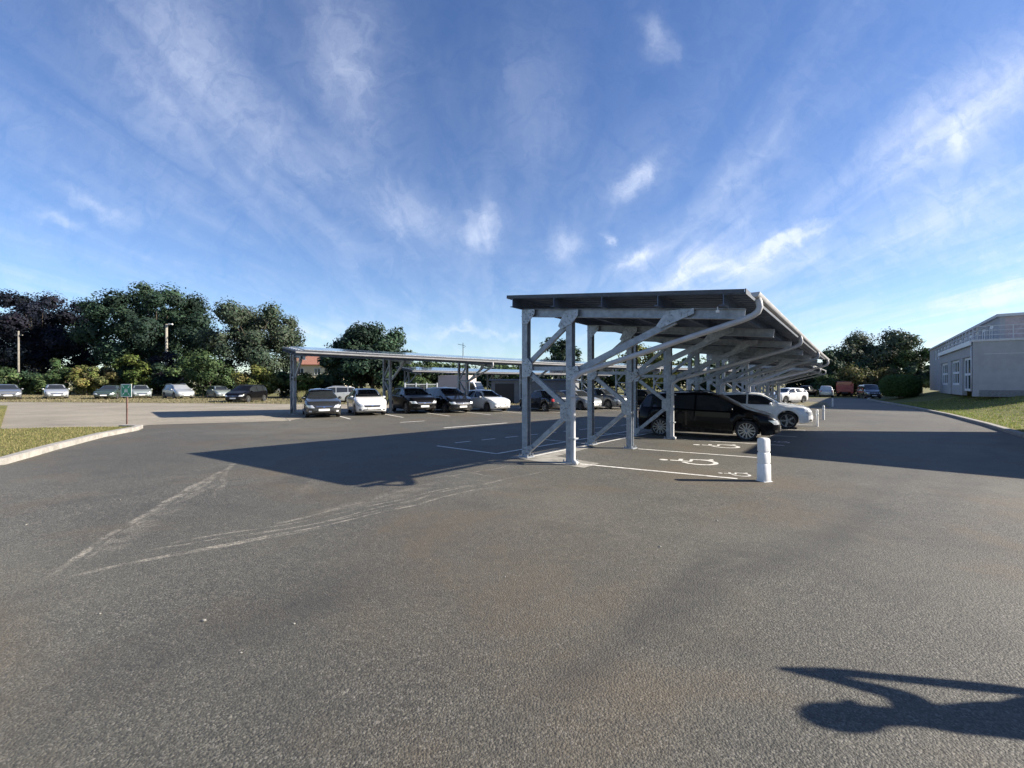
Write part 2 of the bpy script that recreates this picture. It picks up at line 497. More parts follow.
M_BARK = mat('bark', (.075, .06, .045), .9, var=.35, scale=4, bump=.6, bscale=25)
M_WOODPOLE = mat('weathered_wood', (.19, .175, .15), .85, var=.2, scale=3)
M_LEAF = leaf_mat('foliage')
M_BLADE = leaf_mat('grass_blades', .3)

# ------------------------------------------------------------------ ground
def build_ground():
    xs = [-900, -500, -300, -200, -140, -100, -75] + list(range(-60, 61, 2)) + [75, 100, 140, 200, 300, 500, 900]
    ys = [-400, -150, -60, -30, -16] + list(range(-10, 81, 2)) + [95, 120, 160, 220, 320, 500, 900]
    mb = MB()
    vs = [(x, y, gz(x, y)) for y in ys for x in xs]
    n = len(xs)
    fs = [(j * n + i, j * n + i + 1, (j + 1) * n + i + 1, (j + 1) * n + i) for j in range(len(ys) - 1) for i in range(n - 1)]
    mb.add(vs, fs)
    tag(mb.build('asphalt_ground', M_ASPH, smooth=True), kind='structure')

def flat_poly(name, pts, dz, material, cell=2.0):
    """polygon on the terrain, gridded so it follows it"""
    import bmesh
    bm = bmesh.new()
    vs = [bm.verts.new((p[0], p[1], 0)) for p in pts]
    bm.faces.new(vs)
    x0, x1 = min(p[0] for p in pts), max(p[0] for p in pts)
    y0, y1 = min(p[1] for p in pts), max(p[1] for p in pts)
    k = max(cell, (x1 - x0) / 60)
    x = x0 + k
    while x < x1:
        bmesh.ops.bisect_plane(bm, geom=bm.verts[:] + bm.edges[:] + bm.faces[:], plane_co=(x, 0, 0), plane_no=(1, 0, 0)); x += k
    k = max(cell, (y1 - y0) / 60)
    y = y0 + k
    while y < y1:
        bmesh.ops.bisect_plane(bm, geom=bm.verts[:] + bm.edges[:] + bm.faces[:], plane_co=(0, y, 0), plane_no=(0, 1, 0)); y += k
    for v in bm.verts:
        v.co.z = gz(v.co.x, v.co.y) + dz
    bmesh.ops.recalc_face_normals(bm, faces=bm.faces)
    me = bpy.data.meshes.new(name); bm.to_mesh(me); bm.free()
    me.materials.append(material)
    ob = bpy.data.objects.new(name, me); COL.objects.link(ob)
    return tag(ob, kind='structure')

build_ground()

def P2(u, v):
    p = at(u, v); return (p.x, p.y)

# worn pale road at the left, dry verge and field beyond it
flat_poly('old_road', [(-95, 20), (-40, 18), (-17, 14.5), P2(120, 429), P2(150, 425), P2(288, 421), P2(330, 413), P2(440, 408.5), (-2, 39), (-22, 38), (-42, 35.5), (-95, 35)], .006, M_PALE)
flat_poly('dry_verge', [(-130, 35.2), (-95, 35), (-42, 35.5), (-22, 38), (-2, 39), (8, 48), (4, 60), (-130, 62)], .010, M_DRY)
flat_poly('far_meadow', [(-500, 62.5), (120, 62.5), (160, 110), (420, 300), (0, 600), (-500, 500)], .012, M_FIELD, 6)
LAWN_L = [P2(138, 428.5), P2(100, 436), P2(50, 449), P2(0, 463), (-16, 3), (-30, -6), (-60, 0), (-50, 28), (-34, 29.6), P2(0, 431), P2(70, 429)]
flat_poly('front_lawn', LAWN_L, .07, M_GRASS)
flat_poly('gravel_island', [P2(793, 406), P2(830, 407), P2(826, 402.5), P2(800, 401.5)], .008, M_DRY, 1)

def kerb(name, pts, w, h, closed=False):
    mb = MB(); n = len(pts)
    pts = [Vector((p[0], p[1])) for p in pts]
    out = []
    for i, p in enumerate(pts):
        d = (pts[min(i + 1, n - 1)] - pts[max(i - 1, 0)]).normalized()
        s = Vector((-d.y, d.x))
        z = gz(p.x, p.y)
        l, r = p + s * w / 2, p - s * w / 2
        out += [(l.x, l.y, z - .05), (l.x, l.y, z + h - .015), ((l * .86 + r * .14).x, (l * .86 + r * .14).y, z + h), ((l * .14 + r * .86).x, (l * .14 + r * .86).y, z + h), (r.x, r.y, z + h - .015), (r.x, r.y, z - .05)]
    fs = []
    for i in range(n - 1):
        for k in range(5):
            fs.append((i * 6 + k, i * 6 + k + 1, (i + 1) * 6 + k + 1, (i + 1) * 6 + k))
    fs += [tuple(range(6)), tuple((n - 1) * 6 + k for k in reversed(range(6)))]
    mb.add(out, fs)
    return tag(mb.build(name, M_CONC), kind='structure')

def dense(pts, step=1.0):
    o = []
    for a, b in zip(pts[:-1], pts[1:]):
        a = Vector(a[:2]); b = Vector(b[:2]); k = max(1, int((b - a).length / step))
        o += [a.lerp(b, i / k) for i in range(k)]
    o.append(Vector(pts[-1][:2]))
    return o

kerb('kerb', dense([P2(122, 428.0), P2(139, 428.4), P2(134, 430.5), P2(100, 437), P2(50, 450), P2(0, 464.5), (-13.5, 5), (-17, 2)]), .24, .13)
KR = [(14.2, 9.8), P2(1024, 437), P2(990, 426.5), P2(950, 416), P2(905, 406.5), P2(880, 402), P2(868, 399.5), P2(872, 397.3), P2(888, 396)]
kerb('kerb', dense(KR), .24, .14)

# banked lawn on the right
def lawn_right():
    base = dense([(10.5, 5.0)] + KR[:7], 1.5)
    mb = MB(); nx = 26; rows = []
    rnd = random.Random(4)
    for i, p in enumerate(base):
        for k in range(nx):
            d = 60 * (k / (nx - 1)) ** 1.8
            q = Vector((p.x, p.y)) + Vector((.80, -.60)) * (d + .13)
            e = min(1, max(0, (d - .3) / 8.5)); e = e * e * (3 - 2 * e)
            far = min(1, max(0, (p.y - 14) / 14.0))
            z = gz(p.x, p.y) + .10 + 1.30 * e * far + .25 * e * (1 - far)
            rows.append((q.x, q.y, z + (rnd.uniform(-.015, .015) if d > .5 else 0)))
    n = len(base)
    mb.add(rows, [(i * nx + k, i * nx + k + 1, (i + 1) * nx + k + 1, (i + 1) * nx + k) for i in range(n - 1) for k in range(nx - 1)])
    ob = tag(mb.build('right_lawn', M_GRASS, smooth=True), kind='structure')
    return BVHTree.FromPolygons([Vector(v) for v in mb.v], mb.f)
LAWN_R = lawn_right()

# ------------------------------------------------------------------ leaves
def leaf_object(name, pos, nrm, size, cols, material, parent=None, aspect=.55, rng=None):
    n = len(pos)
    rng = rng or np.random.default_rng(1)
    nrm = nrm / (np.linalg.norm(nrm, axis=1, keepdims=True) + 1e-9)
    r = rng.normal(size=(n, 3))
    a = np.cross(nrm, r); a /= (np.linalg.norm(a, axis=1, keepdims=True) + 1e-9)
    b = np.cross(nrm, a)
    s = size[:, None]
    tip = a * s; side = b * s * aspect
    q = np.empty((n, 4, 3))
    q[:, 0] = pos - tip; q[:, 1] = pos - side - nrm * s * .12; q[:, 2] = pos + tip; q[:, 3] = pos + side - nrm * s * .12
    me = bpy.data.meshes.new(name)
    me.vertices.add(4 * n); me.loops.add(4 * n); me.polygons.add(n)
    me.vertices.foreach_set('co', q.reshape(-1))
    me.loops.foreach_set('vertex_index', np.arange(4 * n, dtype=np.int32))
    me.polygons.foreach_set('loop_start', np.arange(0, 4 * n, 4, dtype=np.int32))
    me.polygons.foreach_set('loop_total', np.full(n, 4, dtype=np.int32))
    me.update(calc_edges=True)
    at_ = me.attributes.new('leaf', 'FLOAT_COLOR', 'FACE')
    c4 = np.ones((n, 4)); c4[:, :3] = cols
    at_.data.foreach_set('color', c4.reshape(-1))
    me.materials.append(material)
    ob = bpy.data.objects.new(name, me); COL.objects.link(ob)
    if parent: ob.parent = parent
    return ob

def tree(name, label, cat, x, y, h, w, crown0, cols, seed, n=7000, leaf=.26, nl=34, lobe=.30, group=None, trunk_r=.28, trunks=1, z=None, shape='round', flat=1.0, droop=0.0):
    """tapered trunk(s) with limbs reaching into leaf clumps"""
    rng = np.random.default_rng(seed); rnd = random.Random(seed)
    z = gz(x, y) if z is None else z
    root = thing(name, label, cat, (x, y, z), 0, group)
    rx = w / 2; hc = (h - crown0) / 2; zc = crown0 + hc
    lobes = []
    for i in range(nl):
        zz = 1 - 2 * (i + .5) / nl; a = i * 2.399963 + rng.uniform(-.5, .5)
        rr = rng.uniform(.72, .95) if i % 3 else rng.uniform(.25, .55)
        lr = lobe * rx * rng.uniform(.65, 1.2)
        if shape == 'cone':
            k = (1 - zz) / 2 * .95 + .05
            p = np.array([math.cos(a) * rx * k * rr, math.sin(a) * rx * k * rr, zc + zz * hc * .92]); lr *= (.45 + .6 * k)
        else:
            q = math.sqrt(max(0, 1 - zz * zz)) ** .8
            p = np.array([math.cos(a) * q * (rx - lr * .75) * rr, math.sin(a) * q * (rx - lr * .75) * rr, zc + zz * rr * (hc - lr * .55)])
            p += rng.normal(size=3) * rx * .05
        lobes.append((p, lr))
    per = [max(40, int(n * (l[1] ** 2) / sum(q[1] ** 2 for q in lobes))) for l in lobes]
    P = []; N = []; C = []; SZ = []
    cols = np.array(cols)
    for (c, lr), k in zip(lobes, per):
        d = rng.normal(size=(k, 3)); d /= np.linalg.norm(d, axis=1, keepdims=True)
        r = lr * rng.uniform(.30, 1.0, k) ** .45 * (1 + .12 * rng.normal(size=k) * (rng.random(k) < .3))
        sub = rng.normal(size=(7, 3)); sub /= np.linalg.norm(sub, axis=1, keepdims=True)
        bump = (d @ sub.T).max(axis=1)
        r = r * (.62 + .42 * np.clip((bump - .3) / .7, 0, 1))
        pos = c + d * r[:, None] * np.array([1, 1, .78 * flat])
        pos[:, 2] -= droop * (np.linalg.norm(pos[:, :2], axis=1) / rx) ** 2
        base = cols[rng.integers(len(cols))] * rng.uniform(.78, 1.25)
        P.append(pos); N.append(d * .8 + rng.normal(size=(k, 3)) * .34 + np.array([0, 0, .25]))
        C.append(base[None] * rng.uniform(.82, 1.18, (k, 1)) * (1 + .08 * rng.normal(size=(k, 3))))
        SZ.append(leaf * rng.uniform(.6, 1.3, k))
        ki = 60
        d2 = rng.normal(size=(ki, 3)); d2 /= np.linalg.norm(d2, axis=1, keepdims=True)
        P.append(c + d2 * (lr * .62 * rng.uniform(0, 1, ki) ** .33)[:, None] * np.array([1, 1, .78 * flat])); N.append(d2 + rng.normal(size=(ki, 3)) * .2)
        C.append(base[None] * np.ones((ki, 1))); SZ.append(np.full(ki, lr * .26))
    P = np.concatenate(P); N = np.concatenate(N); C = np.clip(np.concatenate(C), .004, 1); SZ = np.concatenate(SZ)
    hi_ = np.percentile(P[:, 2], 99.6); lo_ = np.percentile(P[:, 2], .5)
    P[:, 2] = crown0 * .8 + (P[:, 2] - lo_) * (h - crown0 * .8) / (hi_ - lo_)
    for ax_ in (0, 1):
        a_, b_ = np.percentile(P[:, ax_], 1.0), np.percentile(P[:, ax_], 99.0)
        P[:, ax_] = (P[:, ax_] - (a_ + b_) / 2) * w * .93 / (b_ - a_)
    keep = P[:, 2] > .05
    leaf_object('crown', P[keep], N[keep], SZ[keep], C[keep], M_LEAF, root, rng=rng)
    mb = MB()
    for k in range(trunks):
        bx = (k - (trunks - 1) / 2) * w * .11
        top = zc + hc * .45
        pts = []; rad = []
        for i in range(7):
            f = i / 6
            pts.append((bx * (1 + f) + rnd.uniform(-.1, .1) * f * w * .1, rnd.uniform(-.1, .1) * f * w * .1, top * f - .1))
            rad.append(trunk_r * (1.25 - .28 * min(1, i)) * (1 - .8 * f) + .01)
        mb.tube(pts, rad, 8)
        for (c, lr) in lobes[k::trunks][:12]:
            f = rnd.uniform(.35, .75); i = int(f * 6)
            a = Vector(pts[i]); b = Vector(c)
            m_ = a.lerp(b, .5) + Vector((0, 0, -.06 * (b - a).length))
            mb.tube([a, m_, b], [trunk_r * .38, trunk_r * .22, trunk_r * .06], 6)
    mb.build('trunk', M_BARK, root, smooth=True)
    return root

# ------------------------------------------------------------------ car
PAINTS = {}
def paint(name, col, metal=.0, rough=.28, coat=1.0):
    if name in PAINTS: return PAINTS[name]
    m, t = newmat(name)
    tc = t.n('ShaderNodeTexCoord').outputs['Object']
    n = t.noise(tc, 2.5, 4.0, .6)
    c = t.mix(t.ss(n, .3, .7), rgba(tuple(x * .92 for x in col)), rgba(tuple(min(1, x * 1.05) for x in col)))
    # road dirt low on the body
    zz = t.n('ShaderNodeSeparateXYZ', {0: tc}).outputs[2]
    c = t.mix(t.m('MULTIPLY', t.ss(zz, .5, .2), t.ss(t.noise(tc, 7.0, 5.0), .4, .7, .1, .5)), c, rgba((.12, .105, .085)))
    p = t.n('ShaderNodeBsdfPrincipled', {'Base Color': c, 'Metallic': metal, 'Roughness': rough, 'Coat Weight': coat, 'Coat Roughness': .04, 'Specular IOR Level': .5 * coat})
    t.n('ShaderNodeOutputMaterial', {'Surface': p.outputs[0]})
    PAINTS[name] = m
    return m

def interp(x, tab):
    if x <= tab[0][0]: return tab[0][1]
    for (a, va), (b, vb) in zip(tab[:-1], tab[1:]):
        if x <= b:
            return va + (vb - va) * (x - a) / (b - a)
    return tab[-1][1]

# profile tables: x as fraction of length (rear -.5, front +.5), z as fraction of height
CARS = {
 'hatch': dict(L=4.05, W=1.74, H=1.48, wb=2.52, wr=.31,
    top=[(-.5, .40), (-.495, .62), (-.48, .70), (-.455, .74), (-.40, .90), (-.36, .955), (-.25, .985), (-.1, 1.0), (.0, .985), (.06, .955), (.235, .665), (.32, .625), (.42, .56), (.465, .50), (.488, .44), (.5, .34)],
    belt=[(-.5, .40), (-.495, .60), (-.46, .655), (-.3, .655), (.0, .63), (.235, .625), (.32, .60), (.42, .54), (.465, .485), (.488, .42), (.5, .33)], pillars=[(-.42, -.30), (-.285, -.07), (-.055, .17)], roofw=.70, rails=False),
 'mpv': dict(L=4.5, W=1.83, H=1.63, wb=2.74, wr=.33,
    top=[(-.5, .36), (-.495, .58), (-.485, .68), (-.465, .76), (-.43, .93), (-.40, .965), (-.2, .99), (-.05, 1.0), (.05, .98), (.11, .945), (.29, .655), (.36, .60), (.44, .535), (.475, .47), (.49, .41), (.5, .32)],
    belt=[(-.5, .36), (-.495, .56), (-.47, .635), (-.3, .635), (.0, .60), (.29, .585), (.36, .565), (.44, .51), (.475, .455), (.49, .40), (.5, .31)], pillars=[(-.45, -.30), (-.285, -.06), (-.045, .21)], roofw=.76, rails=True),
 'suv': dict(L=4.35, W=1.83, H=1.60, wb=2.62, wr=.345,
    top=[(-.5, .40), (-.495, .60), (-.48, .70), (-.45, .76), (-.395, .93), (-.36, .965), (-.2, .99), (-.05, 1.0), (.03, .985), (.08, .955), (.225, .70), (.30, .665), (.42, .62), (.465, .57), (.487, .50), (.5, .36)],
    belt=[(-.5, .40), (-.495, .585), (-.46, .675), (-.3, .675), (.0, .645), (.225, .64), (.30, .625), (.42, .59), (.465, .55), (.487, .48), (.5, .35)], pillars=[(-.42, -.30), (-.285, -.07), (-.055, .16)], roofw=.72, rails=True),
 'sedan': dict(L=4.5, W=1.76, H=1.44, wb=2.62, wr=.31,
    top=[(-.5, .42), (-.495, .58), (-.475, .68), (-.40, .71), (-.36, .73), (-.26, .93), (-.22, .965), (-.1, 1.0), (.0, .99), (.05, .96), (.215, .68), (.32, .635), (.43, .57), (.47, .51), (.488, .45), (.5, .34)],
    belt=[(-.5, .42), (-.495, .57), (-.475, .66), (-.36, .675), (-.2, .655), (.215, .635), (.32, .61), (.43, .55), (.47, .495), (.488, .43), (.5, .33)], pillars=[(-.30, -.22), (-.205, -.05), (-.035, .15)], roofw=.68, rails=False),
 'pickup': dict(L=4.9, W=1.82, H=1.74, wb=3.0, wr=.37,
    top=[(-.5, .42), (-.497, .58), (-.49, .61), (-.2, .61), (-.165, .62), (-.145, .93), (-.12, .97), (-.03, 1.0), (.06, .985), (.09, .955), (.19, .68), (.28, .645), (.42, .61), (.468, .56), (.487, .5), (.5, .36)],
    belt=[(-.5, .42), (-.497, .57), (-.49, .60), (-.2, .60), (0, .61), (.19, .61), (.28, .60), (.42, .57), (.468, .54), (.487, .48), (.5, .35)], pillars=[(-.12, -.01), (.0, .13)], roofw=.74, rails=False),
 'van': dict(L=4.9, W=1.9, H=1.95, wb=3.0, wr=.33,
    top=[(-.5, .35), (-.497, .8), (-.49, .93), (-.47, .97), (-.3, .99), (0, 1.0), (.12, .99), (.17, .965), (.31, .62), (.38, .56), (.45, .49), (.475, .44), (.49, .38), (.5, .28)],
    belt=[(-.5, .35), (-.497, .55), (-.47, .56), (0, .56), (.31, .55), (.38, .52), (.45, .47), (.475, .42), (.49, .37), (.5, .27)], pillars=[(.06, .24)], roofw=.80, rails=False),
}
CAR_PROTO = {}
def make_car(label, kind, pt, loc, heading, rim=None, spokes=10, group=None, scale=1.0, cat='car', name='parked_car', rails=None, plate=True, trim=None, tall=1.0):
    """body lofted from stations; windows, lamps and doors are shaped patches lying on it"""
    D = CARS[kind]; L, W, H, wb, wr = D['L'], D['W'], D['H'] * tall, D['wb'], D['wr']
    root = thing(name, label, cat, loc, heading, group)
    root.scale = (scale,) * 3
    key = (kind, pt, rim, spokes, rails, tall)
    if key in CAR_PROTO:
        for ch in list(CAR_PROTO[key].children):
            copy_tree(ch, root)
        return root
    CAR_PROTO[key] = root
    pm = PAINTS[pt]
    xr, xf = -wb / 2 - .02 * L + .05, wb / 2 - .02 * L + .05
    R_ = wr + .065
    clear = .19 if kind not in ('suv', 'pickup') else .24
    plan = [(-.5, .70), (-.492, .84), (-.475, .91), (-.44, .965), (-.38, .99), (-.2, 1.0), (.3, 1.0), (.38, .985), (.43, .94), (.462, .86), (.483, .75), (.494, .62), (.5, .45)]
    st = set(np.round(np.linspace(-.5, .5, 45), 5) * L)
    for tab in (D['top'], plan):
        for a, _ in tab: st.add(a * L)
    for xw in (xr, xf):
        for k in range(13):
            st.add(xw + R_ * math.cos(math.pi * k / 12) * .999)
        st.add(xw - R_ - .012); st.add(xw + R_ + .012)
    xs = sorted(st)
    xs = [x for i, x in enumerate(xs) if i == 0 or x - xs[i - 1] > .004]
    def zb(x):
        b = clear + .10 * max(0, (abs(x / L) - .42) / .08) ** 1.5
        for xw in (xr, xf):
            d = abs(x - xw)
            if d < R_: b = max(b, wr + math.sqrt(max(0, R_ ** 2 - d ** 2)))
        return b
    ringn = 11
    mb = MB(); rings = []
    for x in xs:
        f = x / L
        zt = interp(f, D['top']) * H; zs = min(interp(f, D['belt']) * H, zt - .004)
        b = min(zb(x), zs - .05)
        hw = W / 2 * interp(f, plan)
        g = max(0.0, min(1.0, (zt - zs) / (.28 * H)))
        hr = hw * (.90 * (1 - g) + D['roofw'] * g)
        zl = b + .06
        zm = max(zl + .02, min(.52 * H * .62, zs - .03))
        r = [(0, b), (hw * .86, b), (hw * .955, min(b + .025, zs - .04)), (hw * .985, max(b + .04, min(zm * .75, zs - .035))), (hw, max(b + .045, min(zm * 1.15, zs - .03))), (hw * .985, zs - .025), (hw * (.955), zs),
             (hw * .93 * (1 - .55) + hr * .55, zs + (zt - zs) * .5), (hr, zs + (zt - zs) * .86), (hr * .86, zs + (zt - zs) * .97), (0, zt + .012)]
        rings.append(r)
    full = 2 * ringn - 2
    for x, r in zip(xs, rings):
        for (yy, zz) in r: mb.v.append((x, yy, zz))
        for (yy, zz) in reversed(r[1:-1]): mb.v.append((x, -yy, zz))
    for i in range(len(xs) - 1):
        for k in range(full):
            q = (k + 1) % full
            mb.f.append((i * full + k, i * full + q, (i + 1) * full + q, (i + 1) * full + k))
    mb.f.append(tuple(range(full))); mb.f.append(tuple((len(xs) - 1) * full + k for k in range(full)))
    bvh = BVHTree.FromPolygons([Vector(v) for v in mb.v], mb.f)
    mb.build('body', pm, root, smooth=True, sharp=48)
    def patch(name, rows, material, parent=root, off=.006, smooth=True):
        m2 = MB(); idx = {}
        for j, row in enumerate(rows):
            for i, (o, d) in enumerate(row):
                hit = bvh.ray_cast(Vector(o), Vector(d).normalized())
                if hit[0] is None: continue
                nn = hit[1] if hit[1].dot(Vector(d)) < 0 else -hit[1]
                idx[j, i] = len(m2.v); m2.v.append(tuple(hit[0] + nn * off))
        for j in range(len(rows) - 1):
            for i in range(len(rows[0]) - 1):
                q = [(j, i), (j, i + 1), (j + 1, i + 1), (j + 1, i)]
                if all(k in idx for k in q): m2.f.append(tuple(idx[k] for k in q))
        if not m2.f: return None
        return m2.build(name, material, parent, smooth=smooth)
    def side_rows(xa, xb, lo, hi, sg, nx=7, nz=4):
        rows = []
        for j in range(nz):
            row = []
            for i in range(nx):
                x = xa + (xb - xa) * i / (nx - 1); a, b = lo(x), hi(x)
                row.append(((x, sg * 3, a + (b - a) * j / (nz - 1)), (0, -sg, 0)))
            rows.append(row)
        return rows
    def front_rows(sg, y0a, y1a, y0b, y1b, za, zb_, ny=7, nz=4):
        rows = []
        for j in range(nz):
            f = j / (nz - 1); z = za + (zb_ - za) * f
            a = y0a + (y0b - y0a) * f; b = y1a + (y1b - y1a) * f
            rows.append([((sg * 5, a + (b - a) * i / (ny - 1), z), (-sg, 0, 0)) for i in range(ny)])
        return rows
    ft = lambda x: interp(x / L, D['top']) * H
    fb = lambda x: interp(x / L, D['belt']) * H
    lo = lambda x: min(fb(x) + .025, ft(x) - .10)
    hi = lambda x: max(fb(x) + .027, ft(x) - .095)
    for sg in (1, -1):
        for (a, b) in D['pillars']:
            patch('side_window', side_rows(a * L, b * L, lo, hi, sg), M_GLASS)
        # doors from sill to belt
        dd = [(-.235, -.062), (-.052, .19)] if kind not in ('pickup', 'van') else [(.0, .16)]
        for (a, b) in dd:
            d_ = patch('door', side_rows(a * L, b * L, lambda x: max(clear + .09, zb(x) + .05), lambda x: fb(x) - .03, sg, 9, 6), pm, off=.007)
            if d_:
                patch('handle', side_rows((a + .015) * L, (a + .055) * L, lambda x: fb(x) - .13, lambda x: fb(x) - .10, sg, 3, 2), pm if kind != 'van' else M_BLACK, d_, off=.03)
        patch('sill', side_rows(xr + R_ + .05, xf - R_ - .05, lambda x: clear + .01, lambda x: clear + .075, sg, 9, 2), M_BLACK, off=.008)
        # mirror
        mx = MB(); xm = (D['pillars'][-1][1] - .012) * L; zm_ = fb(xm) + .07
        ym = W / 2 * .97 + .06
        mx.ball((xm, sg * ym, zm_), (.055, .10, .07), 10, 6)
        mx.bar((xm, sg * (W / 2 * .90), zm_ - .05), (xm, sg * ym, zm_ - .03), .04, .03)
        mx.build('mirror', pm, root, smooth=True)
        # lamps
        hw = W / 2
        zl = H * (.415 if kind != 'suv' else .46)
        zl = min(zl, ft(.455 * L) - .02)
        patch('headlight', front_rows(1, sg * hw * .50, sg * hw * .84, sg * hw * .62, sg * hw * .93, zl - .10, zl + .035, 7, 4), M_LAMP, off=.012)
        zt_ = fb(-.485 * L) - .04
        patch('tail_lamp', front_rows(-1, sg * hw * .60, sg * hw * .86, sg * hw * .66, sg * hw * .86, zt_ - .16, zt_ + .02, 5, 4), M_RED, off=.012)
        if (D['rails'] if rails is None else rails):
            rr = MB(); pts = []
            for i in range(9):
                x = -.36 * L + (.40 * L) * i / 8
                pts.append((x, sg * (W / 2 * D['roofw'] * .93), ft(x) + (.035 if 0 < i < 8 else .0)))
            rr.tube(pts, .016, 6).build('roof_rail', M_BLACK if pt in ('paint_black', 'paint_white') else M_ALU, root, smooth=True)
    xw0 = [a for a, v in D['top'] if a > .1 and a < .33][0] * L
    zlo, zhi = ft(xw0) + .015, H * .945
    patch('windscreen', front_rows(1, -W / 2 * .84, W / 2 * .84, -W / 2 * (D['roofw'] - .04), W / 2 * (D['roofw'] - .04), zlo, zhi, 11, 7), M_GLASS)
    if kind not in ('pickup',):
        patch('rear_window', front_rows(-1, -W / 2 * .78, W / 2 * .78, -W / 2 * (D['roofw'] - .08), W / 2 * (D['roofw'] - .08), H * .70, H * .92, 9, 5), M_GLASS)
    zg = H * (.36 if kind != 'suv' else .40)
    gr = patch('grille', front_rows(1, -W / 2 * .46, W / 2 * .46, -W / 2 * .52, W / 2 * .52, zg - .06, zg + .055, 7, 3), M_BLACK, off=.009)
    if gr:
        patch('badge', front_rows(1, -.04, .04, -.04, .04, zg - .01, zg + .05, 3, 3), M_CHROME, gr, off=.018)
        patch('chrome_bar', front_rows(1, -W / 2 * .44, W / 2 * .44, -W / 2 * .44, W / 2 * .44, zg + .03, zg + .05, 7, 2), M_CHROME, gr, off=.014)
    patch('air_intake', front_rows(1, -W / 2 * .60, W / 2 * .60, -W / 2 * .52, W / 2 * .52, clear + .07, clear + .18, 9, 3), M_BLACK, off=.009)
    for sg in (1, -1):
        if kind != 'van':
            patch('fog_lamp', front_rows(1, sg * W / 2 * .66, sg * W / 2 * .80, sg * W / 2 * .66, sg * W / 2 * .80, clear + .12, clear + .19, 3, 3), M_LAMP if trim else M_BLACK, off=.012)
    patch('number_plate', front_rows(1, -.26, .26, -.26, .26, clear + .17, clear + .28, 3, 2), M_PLATE, off=.022)
    patch('number_plate', front_rows(-1, -.26, .26, -.26, .26, H * .40, H * .40 + .11, 3, 2), M_PLATE, off=.022)
    # wheels
    rimm = M_RIMD if rim == 'dark' else M_RIM
    ty = MB(); n = 28
    ty.lathe([(wr - .075, -.095), (wr - .012, -.10), (wr, -.075), (wr, .075), (wr - .012, .10), (wr - .075, .095)], (0, 0, 0), 1, n, False)
    rm = MB()
    rm.lathe([(wr - .07, .085), (wr - .075, .098), (wr - .088, .094), (wr - .09, .05)], (0, 0, 0), 1, n, False)
    rm.lathe([(.0, .070), (.05, .088), (.055, .06)], (0, 0, 0), 1, 12)
    for k in range(spokes):
        a = 2 * math.pi * k / spokes
        p = Vector((math.cos(a), 0, math.sin(a)))
        rm.bar(p * .04 + Vector((0, .08, 0)), p * (wr - .09) + Vector((0, .085, 0)), .075 if spokes < 8 else .042, .02, up=(0, 1, 0))
    disc = MB(); disc.lathe([(0.0, .0), (wr - .075, .0), (wr - .075, .04), (0.0, .04)], (0, 0, 0), 1, n)
    wt = None
    for xw in (xr, xf):
        for sg in (1, -1):
            lc = (xw, sg * (W / 2 - .125), wr)
            if wt is None:
                wt = bpy.data.objects.new('wheel', disc.build('tmpw', M_BLACK).data)
                bpy.data.objects.remove(bpy.data.objects['tmpw'])
                COL.objects.link(wt); wt.parent = root; wt.location = lc
                ty.build('tyre', M_RUBBER, wt, smooth=True, sharp=40); rm.build('rim', rimm, wt)
                if sg < 0: wt.rotation_euler = (0, 0, math.pi)
            else:
                inst(wt, root, lc, (0, 0, 0 if sg > 0 else math.pi))
    # dark liner inside the arches
    for xw in (xr, xf):
        MB().box(xw - R_ * .9, xw + R_ * .9, -W / 2 + .30, W / 2 - .30, clear + .02, wr + R_ * .7).build('wheel_housing', M_BLACK, root)
    return root

paint('paint_black', (.004, .004, .005), .0, .3, .2)
paint('paint_white', (.78, .79, .79), 0, .3)
paint('paint_silver', (.36, .38, .39), .35, .32)
paint('paint_grey', (.16, .17, .18), .35, .3)
paint('paint_dark_grey', (.028, .031, .034), .2, .25)
paint('paint_navy', (.009, .011, .017), .1, .22, .7)
paint('paint_pale_green', (.27, .31, .30), .3, .35)
paint('paint_dark_green', (.05, .075, .06), .3, .3)
paint('paint_red', (.26, .03, .025), .0, .45)

